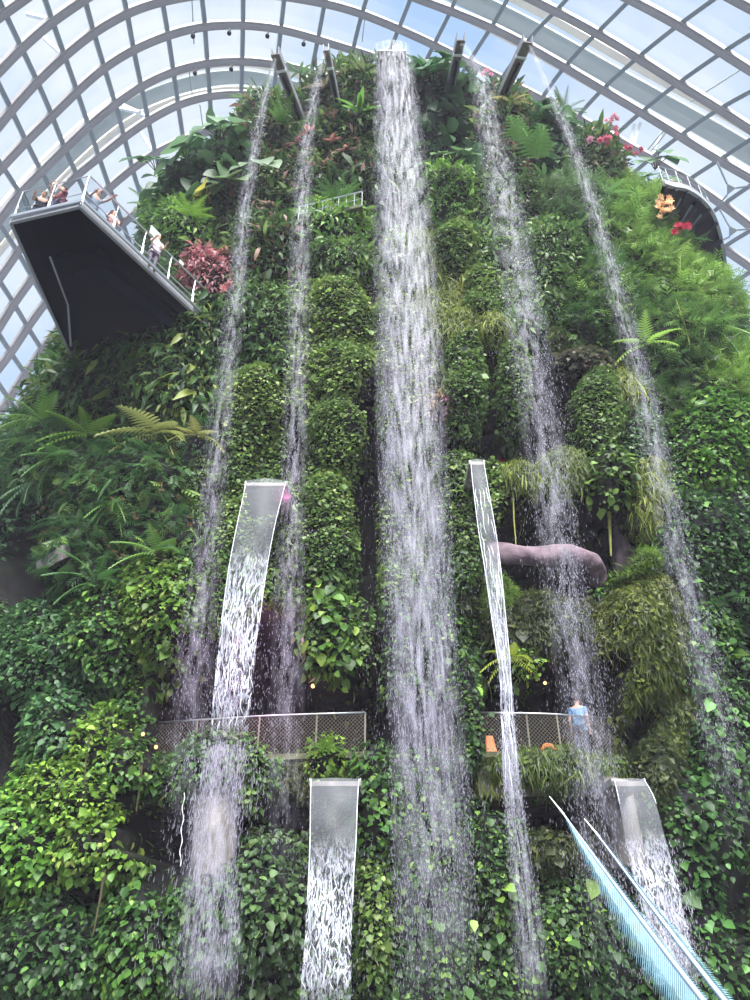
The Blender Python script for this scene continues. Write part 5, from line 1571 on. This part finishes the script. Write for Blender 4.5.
# wide lip of the central fall
ca, cb = at(373, 42, 17.0), at(411, 42, 17.0)
r = empty('central_chute', (ca + cb) / 2, 'broad steel lip at the crest pouring the wide central fall', 'chute')
b = MB(); b.beam(ca + np.array([.2, 1.6, -.1]), cb + np.array([-.2, 1.6, -.1]), 2.6, .05); b.build('trough_floor', M_chute, r)
for q, s in ((ca, -1), (cb, 1)):
    b = MB(); b.beam(q + np.array([-.2 * s, .6, -.02]), q + np.array([-.2 * s, 2.6, -.02]), .04, .16); b.build('side_plate', M_steel, r)

# ------------------------------------------------------------------ water
T_drop = (np.array([(math.cos(a) * .5 * w_, y, math.sin(a) * .5 * w_) for y, w_ in ((0, 1.0), (.35, .9), (1.0, .12)) for a in (0, 2.094, 4.189)]),
          np.array([(j, (j + 1) % 3, 3 + (j + 1) % 3, 3 + j) for j in range(3)] + [(3 + j, 3 + (j + 1) % 3, 6 + (j + 1) % 3, 6 + j) for j in range(3)]))


def path_fn(pts, Y0, Y1):
    """pts: (px, py, width px); returns sampled centre line in space, half widths in m"""
    P, W = [], []
    y0, y1 = pts[0][1], pts[-1][1]
    for px, py, w_ in pts:
        t = (py - y0) / (y1 - y0); Y = Y0 + (Y1 - Y0) * (1 - (1 - t) ** 2)
        p = at(px, py, Y); P.append(p)
        dep = (p - CAM)[1] * cs + (p - CAM)[2] * sn
        W.append(w_ * dep / F)
    P = smooth_pts([np.append(p, w_) for p, w_ in zip(P, W)], 8)
    P = np.array(P); return P[:, :3], P[:, 3]


def drops(pts, Y0, Y1, n, flat=.5, dens=(1, 1), size=(.007, .015), length=(.03, .13), depth=.35, start=0.0, clump=.6, seed=1):
    P, W = path_fn(pts, Y0, Y1)
    s = np.concatenate([[0], np.cumsum(np.linalg.norm(np.diff(P, axis=0), axis=1))]); s /= s[-1]
    # equal numbers per picture length: farther parts are seen smaller but hold as many drops
    sx, sy = proj(P); ps = np.concatenate([[0], np.cumsum(np.hypot(np.diff(sx), np.diff(sy)))]); ps /= ps[-1]
    t = start + (1 - start) * rng.random(int(n * 2.2))
    keep = rng.random(len(t)) < (dens[0] + (dens[1] - dens[0]) * t) * .5
    t = t[keep][:n]
    t = t[rng.random(len(t)) < np.clip((1 - t) / .14, 0, 1)]
    c = np.stack([np.interp(t, ps, P[:, i]) for i in range(3)], 1); w_ = np.interp(t, ps, W)
    g = rng.normal(0, .36, len(t)); un = rng.uniform(-.5, .5, len(t)); m = rng.random(len(t)) < flat
    lat = np.where(m, un, np.clip(g, -1.0, 1.0))
    c[:, 0] += lat * w_; c[:, 1] += rng.normal(0, depth * .4, len(t)) * np.minimum(1, .2 + w_)
    # strands: keep more of the drops where the falling threads bunch up
    q = c * np.array([1, .6, .10]); bun = vnoise(q, .16, seed) + .6 * vnoise(c * np.array([1, .6, .35]), .35, seed + 1)
    kp = rng.random(len(t)) < np.clip(.55 + clump * bun, .05, 1); c = c[kp]; t = t[kp]; w_ = w_[kp]
    k = len(c)
    d = np.zeros((k, 3)); d[:, 2] = 1; d[:, 0] = rng.normal(0, .06, k); d[:, 1] = rng.normal(0, .06, k)
    d /= np.linalg.norm(d, axis=1, keepdims=True); x = np.cross(d, [0, 1.0, 0]); x /= np.linalg.norm(x, axis=1, keepdims=True); z = np.cross(x, d)
    R = np.stack([x, d, z], -1)
    dist = np.linalg.norm(c - CAM, axis=1)
    wd = rng.uniform(*size, k) * (1.1 - .35 * t); ln_ = rng.uniform(*length, k) * (.85 - .2 * t)
    Vt, Qt = T_drop
    loc = Vt[None] * np.stack([wd, ln_, wd], 1)[:, None, :]
    V = np.einsum('nij,nvj->nvi', R, loc) + c[:, None, :]
    Q = Qt[None] + (np.arange(k) * len(Vt))[:, None, None]
    return V.reshape(-1, 3), Q.reshape(-1, 4)


def sheet(pts, Y0, Y1, mat_, name, parent, wf=1.0, off=0.0, nx=10, bow=.12, rough_=.0, seed=1):
    P, W = path_fn(pts, Y0, Y1); m_ = len(P)
    s = np.concatenate([[0], np.cumsum(np.linalg.norm(np.diff(P, axis=0), axis=1))]); L_ = s[-1]
    V, UV = [], []
    for k in range(m_):
        for j in range(nx + 1):
            a = j / nx - .5
            V.append((P[k, 0] + a * W[k] * wf, P[k, 1] + off - bow * W[k] * math.cos(a * PI), P[k, 2]))
            UV.append((j / nx, 1 - s[k] / L_))
    V = np.array(V); V[:, 1] += rough_ * vnoise(V, .4, seed) * np.minimum(1, (1 - np.array(UV)[:, 1]) * 3)
    Q = [(k * (nx + 1) + j, k * (nx + 1) + j + 1, (k + 1) * (nx + 1) + j + 1, (k + 1) * (nx + 1) + j) for k in range(m_ - 1) for j in range(nx)]
    return link(name, np_mesh(name, V, np.array(Q), None, True, np.array(UV)), mat_, parent)


def cat2(*ds):
    V, Q, o_ = [], [], 0
    for v, q in ds: V.append(v); Q.append(q + o_); o_ += len(v)
    return np.concatenate(V), np.concatenate(Q)


S1 = [(275, 56, 4), (270, 75, 7), (262, 105, 10), (245, 200, 16), (235, 300, 20), (222, 400, 24), (213, 480, 26), (205, 560, 28), (195, 650, 36), (188, 740, 44), (184, 870, 60)]
S2 = [(324, 50, 5), (318, 75, 10), (312, 105, 13), (304, 160, 18), (300, 250, 22), (297, 350, 24), (294, 450, 24), (290, 560, 28), (287, 650, 32), (284, 760, 38), (280, 900, 56)]
S3 = [(392, 42, 38), (396, 90, 44), (400, 170, 54), (405, 260, 62), (409, 350, 68), (412, 450, 70), (418, 560, 72), (424, 680, 74), (430, 800, 80), (434, 900, 86), (437, 1020, 92)]
S4 = [(463, 42, 8), (478, 70, 18), (490, 130, 28), (505, 200, 36), (520, 280, 40), (532, 360, 42), (545, 440, 42), (556, 520, 42), (568, 600, 42), (580, 680, 44), (592, 760, 48), (602, 860, 50), (615, 1010, 56)]
S5 = [(529, 42, 4), (537, 58, 6), (545, 78, 7), (560, 112, 10), (575, 150, 14), (598, 220, 18), (620, 300, 22), (640, 370, 26), (655, 440, 28), (672, 520, 30), (690, 600, 34), (708, 680, 40), (728, 760, 46), (752, 860, 60)]
falls = [
 (S1, 6500, .2, (1.7, .1), 'leftmost thin waterfall dropping from the crest past the viewing platform', 1),
 (S2, 6500, .2, (1.6, .2), 'second thin waterfall from the left, dropping between ivy mounds', 2),
 (S3, 30000, .75, (1.25, .45), 'wide central waterfall, the broadest curtain of water', 3),
 (S4, 15000, .3, (1.6, .25), 'waterfall just right of the central one, passing in front of the cave', 4),
 (S5, 8000, .2, (1.6, .15), 'rightmost thin waterfall curving down over the right slope', 5),
]
M_veil = veil_mat('falling_water_veil', .50, 16, 34, lo=.40, hi=.72, fade=.22)
M_veil2 = veil_mat('narrow_fall_veil', .48, 6, 40, lo=.40, hi=.75, fade=.45)
for pts, n, fl, dn, lab, sd_ in falls:
    p0 = at(pts[0][0], pts[0][1], 16.6)
    r = empty('waterfall', p0, lab, 'waterfall')
    big = sd_ == 3
    sheet(pts, 16.6, 16.2, M_veil if big else M_veil2, 'water_veil', r, 1.08 if big else 1.15, .1, 14 if big else 8)
    if big: sheet(pts, 16.6, 16.2, M_veil, 'water_veil', r, .9, .35, 14, seed=4)
    d = cat2(drops(pts, 16.6, 16.2, n, fl, dn, seed=sd_ * 11, start=.02), drops(pts, 16.6, 16.2, int(n * .35), 0, (.4, 1.6), (.006, .014), (.04, .12), .6, .05, .3, sd_ * 13))
    o = link('falling_drops', np_mesh('falling_drops', *d), M_drop, r); o['kind'] = 'stuff'

FA = [(266, 481, 40), (263, 495, 39), (257, 520, 38), (251, 550, 38), (246, 580, 38), (242, 610, 38), (238, 640, 38), (234, 680, 38), (230, 720, 38), (227, 750, 38)]
FA2 = [(226, 745, 40), (222, 775, 44), (216, 810, 48), (212, 850, 50), (208, 900, 62), (204, 1010, 80)]
FB = [(477, 460, 13), (481, 490, 15), (487, 530, 17), (493, 570, 16), (499, 620, 14), (505, 670, 12), (508, 720, 14), (511, 770, 16), (516, 830, 20)]
FB2 = [(509, 740, 16), (514, 800, 18), (522, 870, 24), (529, 940, 30), (535, 1010, 34)]
FC = [(335, 779, 48), (334, 800, 47), (333, 840, 46), (331, 880, 45), (329, 920, 46), (327, 960, 48), (325, 1015, 52)]
FD = [(629, 779, 30), (637, 800, 36), (646, 840, 40), (656, 880, 42), (668, 930, 42), (680, 990, 46)]
M_film = film_mat()
M_ropes = principled('white_water_ropes', srgb(222, 222, 236), .15)


def strands(pts, Y0, Y1, n, start, r_, parent, seed, amp=.5):
    """white ropes of water that wander and cross as the sheet breaks up"""
    P, W = path_fn(pts, Y0, Y1); m_ = 60
    tt = np.linspace(start, .93, m_); s = np.linspace(0, 1, len(P))
    c = np.stack([np.interp(tt, s, P[:, i]) for i in range(3)], 1); w_ = np.interp(tt, s, W)
    b = MB()
    for k in range(n):
        f0 = (k + .5) / n - .5
        lat = f0 + .12 * amp * np.sin(tt * rng.uniform(20, 46) + rng.uniform(0, 6.28)) * np.minimum(1, (tt - start) * 3) + .06 * amp * np.sin(tt * rng.uniform(60, 110) + rng.uniform(0, 6.28))
        lat = np.clip(lat, -.52, .52)
        q = c.copy(); q[:, 0] += lat * w_; q[:, 1] += -.12 * w_ * np.cos(lat * PI) + rng.normal(0, .02, m_)
        i0, i1 = 0, m_
        while i0 < m_ - 4:                       # ropes come in torn lengths
            l = int(rng.integers(4, 14)); i1 = min(m_, i0 + l)
            ph = rng.uniform(0, 6); rad = r_ * rng.uniform(.5, 1.3)
            b.tube([tuple(v) for v in q[i0:i1]], (lambda t, rad=rad: rad * (.25 + math.sin(PI * min(1, max(0, t))) )), 5)
            i0 = i1 + int(rng.integers(0, 4))
    return b.build('water_ropes', M_ropes, parent, True)


def edges(pts, Y0, Y1, stop, parent, r_=.018):
    P, W = path_fn(pts, Y0, Y1); m_ = max(4, int(len(P) * stop))
    for s in (-.5, .5):
        b = MB(); b.tube([(P[k, 0] + s * W[k], P[k, 1], P[k, 2]) for k in range(m_)], r_, 6); b.build('rolled_edge', M_ropes, parent, True)


def lip(pts, Y0, r, depth_=1.6):
    P, W = path_fn(pts, Y0, Y0); p = P[0]; w_ = W[0]
    b = MB(); b.beam(p + np.array([-w_ / 2 - .04, depth_ / 2 + .02, -.09]), p + np.array([w_ / 2 + .04, depth_ / 2 + .02, -.09]), depth_, .10); b.build('trough_floor', M_chute, r)
    for s in (-1, 1):
        q = p + np.array([s * (w_ / 2 + .03), .05, -.04]); b = MB(); b.beam(q, q + np.array([0, depth_, 0]), .03, .14); b.build('side_plate', M_steel, r)


for nm, pts, Y0, Y1, lab, lab2, cfg in (
    ('a', FA, 17.0, 16.5, 'flat sheet of water leaping from a chute above the left gallery', 'steel trough pouring the flat sheet above the left gallery', (7, .42, .008, 6000, .6)),
    ('b', FB, 17.0, 16.5, 'narrow braided white water jet falling left of the cave', 'narrow steel trough at the top of the braided white jet', (4, .12, .010, 3500, .8)),
    ('c', FC, 16.6, 16.1, 'clear sheet of water breaking into white threads at the bottom centre', 'steel trough under the ledge pouring the bottom centre sheet', (9, .50, .008, 3600, .4)),
    ('d', FD, 16.6, 16.1, 'broken white fall at the lower right behind the blue feathers', 'steel trough pouring the lower right fall', (5, .52, .008, 8000, 1.0)),
):
    p0, w0 = path_fn(pts, Y0, Y1)
    t_ = empty('water_trough', p0[0], lab2, 'chute', 'steel water troughs in the rock wall'); lip(pts, Y0, t_)
    r = empty('waterfall', p0[0], lab, 'waterfall')
    sheet(pts, Y0, Y1, M_film, 'water_film', r, 1.0, 0, 12, .12, .10, 5)
    edges(pts, Y0, Y1, .62 if nm != 'd' else .25, r, .010)
    strands(pts, Y0, Y1, cfg[0], cfg[1], cfg[2], r, 3)
    d = drops(pts, Y0, Y1, cfg[3], .5, (.1, 1.9), (.007, .016), (.03, .12), .4, .3, .5, 77); o = link('falling_drops', np_mesh('falling_drops', *d), M_drop, r); o['kind'] = 'stuff'
r = empty('waterfall', at(226, 745, 16.2), 'spreading cascade at the lower left below the gallery ledge', 'waterfall')
M_veil3 = veil_mat('spreading_fall_veil', .5, 10, 5, lo=.38, hi=.7, fade=.35)
sheet(FA2, 16.45, 16.1, M_veil3, 'water_veil', r, 1.1, .05)
d = drops(FA2, 16.45, 16.1, 7500, .4, (1.2, .6), (.006, .015), (.05, .2), .5, 0, .6, 99); o = link('falling_drops', np_mesh('falling_drops', *d), M_drop, r); o['kind'] = 'stuff'
r = empty('waterfall', at(509, 740, 16.5), 'faint spray trailing below the braided white jet beside the blue feathers', 'waterfall')
sheet(FB2, 16.5, 16.3, M_veil3, 'water_veil', r, 1.2, .05)
d = drops(FB2, 16.5, 16.3, 2600, .3, (1.4, .5), (.006, .013), (.03, .12), .5, 0, .5, 101); o = link('falling_drops', np_mesh('falling_drops', *d), M_drop, r); o['kind'] = 'stuff'
# twisted thin jet left of it
b = MB(); tw = [at(184 - k * .13 + .9 * math.sin(k * .7), 792 + k * 2.4, 17.2) for k in range(32)]
b.tube(tw, lambda t: .004 + .008 * abs(math.sin(t * 21)), 6); tag(b.build('thin_water_jet', M_ropes, None, True), 'thin twisted water jet at the left end of the recess under the ledge', 'water jet')
# smooth pale stone columns wetted by the falls
M_pale = principled('wet_pale_stone', srgb(112, 106, 104), .35, 0, .12, 2.5)
for c0, c1, r_, l_ in (((214, 872), (215, 812), .50, 'smooth pale stone column behind the lower left cascade'), ((628, 850), (616, 786), .36, 'smooth pale stone column behind the lower right fall')):
    tag(lumpy_tube('stone_column', [at(c0[0], c0[1] + 20, 18.4), at(*c0, 18.4), (at(*c0, 18.4) + at(*c1, 18.4)) / 2, at(*c1, 18.5), at(c1[0], c1[1] - (25 if c1[1] > 800 else -14), 18.5)], r_, M_pale, 81, 20, .06), l_, 'stone')

# ------------------------------------------------------------------ the two blue feathers in front
def feather(tip, foot, Yt, Yf, width, name, label, side):
    a, c = at(*tip, Yt), at(*foot, Yf); d = (c - a); L_ = np.linalg.norm(d); d = d / L_
    base = c + d * 1.1                                     # carries on below the picture
    L2 = np.linalg.norm(base - a)
    r = empty(name, (base[0], base[1], 0), label, 'feather sculpture', 'blue feather sculptures in front')
    n = np.cross(d, np.array([0, 1.0, .1])); n /= np.linalg.norm(n)
    bend = lambda t: n * (-.06 * math.sin(PI * min(1, t * .9)) * L2 * .35)
    pos = lambda t: a + (base - a) * t + bend(t)
    sh_m = principled('pale_lilac_shaft', srgb(196, 206, 232), .3, .2)
    b = MB(); b.tube([pos(k / 30) for k in range(31)], lambda t: .006 + .020 * t, 8); b.build('shaft', sh_m, r, True)
    b = MB(); b.tube([a - d * .12 + n * .0, a + d * .02], .003, 6, .008); b.build('white_tip', M_white, r)
    barb = principled('blue_barbs', srgb(102, 138, 152), .4, .1, .25, 6)
    for sg, wf in ((-1, side[0]), (1, side[1])):
        b = MB(); N_ = 150
        for k in range(N_):
            t = .02 + .96 * k / N_; q = Vector(pos(t)); w_ = width * wf * min(1, t * 3.2) ** .8
            out_ = Vector(n * sg * w_ + d * (.30 + .25 * wf) * -1 * 0 + d * w_ * .9 * -1 * -1)
            e = q + out_ * random.uniform(.9, 1.06); m2 = q * .5 + e * .5 + Vector((0, -.01, 0))
            h = Vector(d) * (L2 / N_ * .36)
            i = len(b.v)
            th = Vector((0, .006, 0))
            for o_ in (Vector((0, 0, 0)), th):
                b.v += [tuple(q - h + o_), tuple(m2 - h * .9 + o_), tuple(e + o_), tuple(m2 + h * .9 + o_), tuple(q + h + o_)]
            b.f += [(i, i + 1, i + 3, i + 4), (i + 1, i + 2, i + 3), (i + 9, i + 8, i + 6, i + 5), (i + 8, i + 7, i + 6), (i, i + 5, i + 6, i + 1), (i + 1, i + 6, i + 7, i + 2), (i + 2, i + 7, i + 8, i + 3), (i + 3, i + 8, i + 9, i + 4)]
        b.build('vane', barb, r)
    ft = np.array([base[0], base[1], 0]); b = MB(); b.tube([base, (base + ft) / 2 + np.array([.1, 0, 0]), ft], .03, 8, .04); b.build('support_rod', M_steel, r)
    b = MB(); b.tube([ft, ft + np.array([0, 0, .04])], .22, 20); b.build('base_plate', M_dark2, r)


feather((562, 812), (714, 1000), 5.0, 4.7, .19, 'feather_sculpture', 'longer blue feather with a pale shaft and wide lower vane at bottom right', (1.0, .16))
feather((597, 834), (734, 1000), 5.15, 4.85, .10, 'feather_sculpture', 'shorter slimmer blue feather right of the longer one', (.22, .5))

# ------------------------------------------------------------------ spray hanging in the air
m, nt, N, L = mat('fine_spray_in_air')
o_ = N.new('ShaderNodeOutputMaterial'); vs_ = N.new('ShaderNodeVolumeScatter'); vs_.inputs['Color'].default_value = (.88, .83, 1, 1); vs_.inputs['Density'].default_value = .0018
L.new(vs_.outputs[0], o_.inputs['Volume'])
b = MB(); b.prism([(-30, 10), (30, 10), (30, 40), (-30, 40)], .1, 40)
tag(b.build('water_mist', m), 'fine spray hanging in the air around the waterfalls', 'mist', None, 'stuff')
scene.cycles.volume_bounces = 1
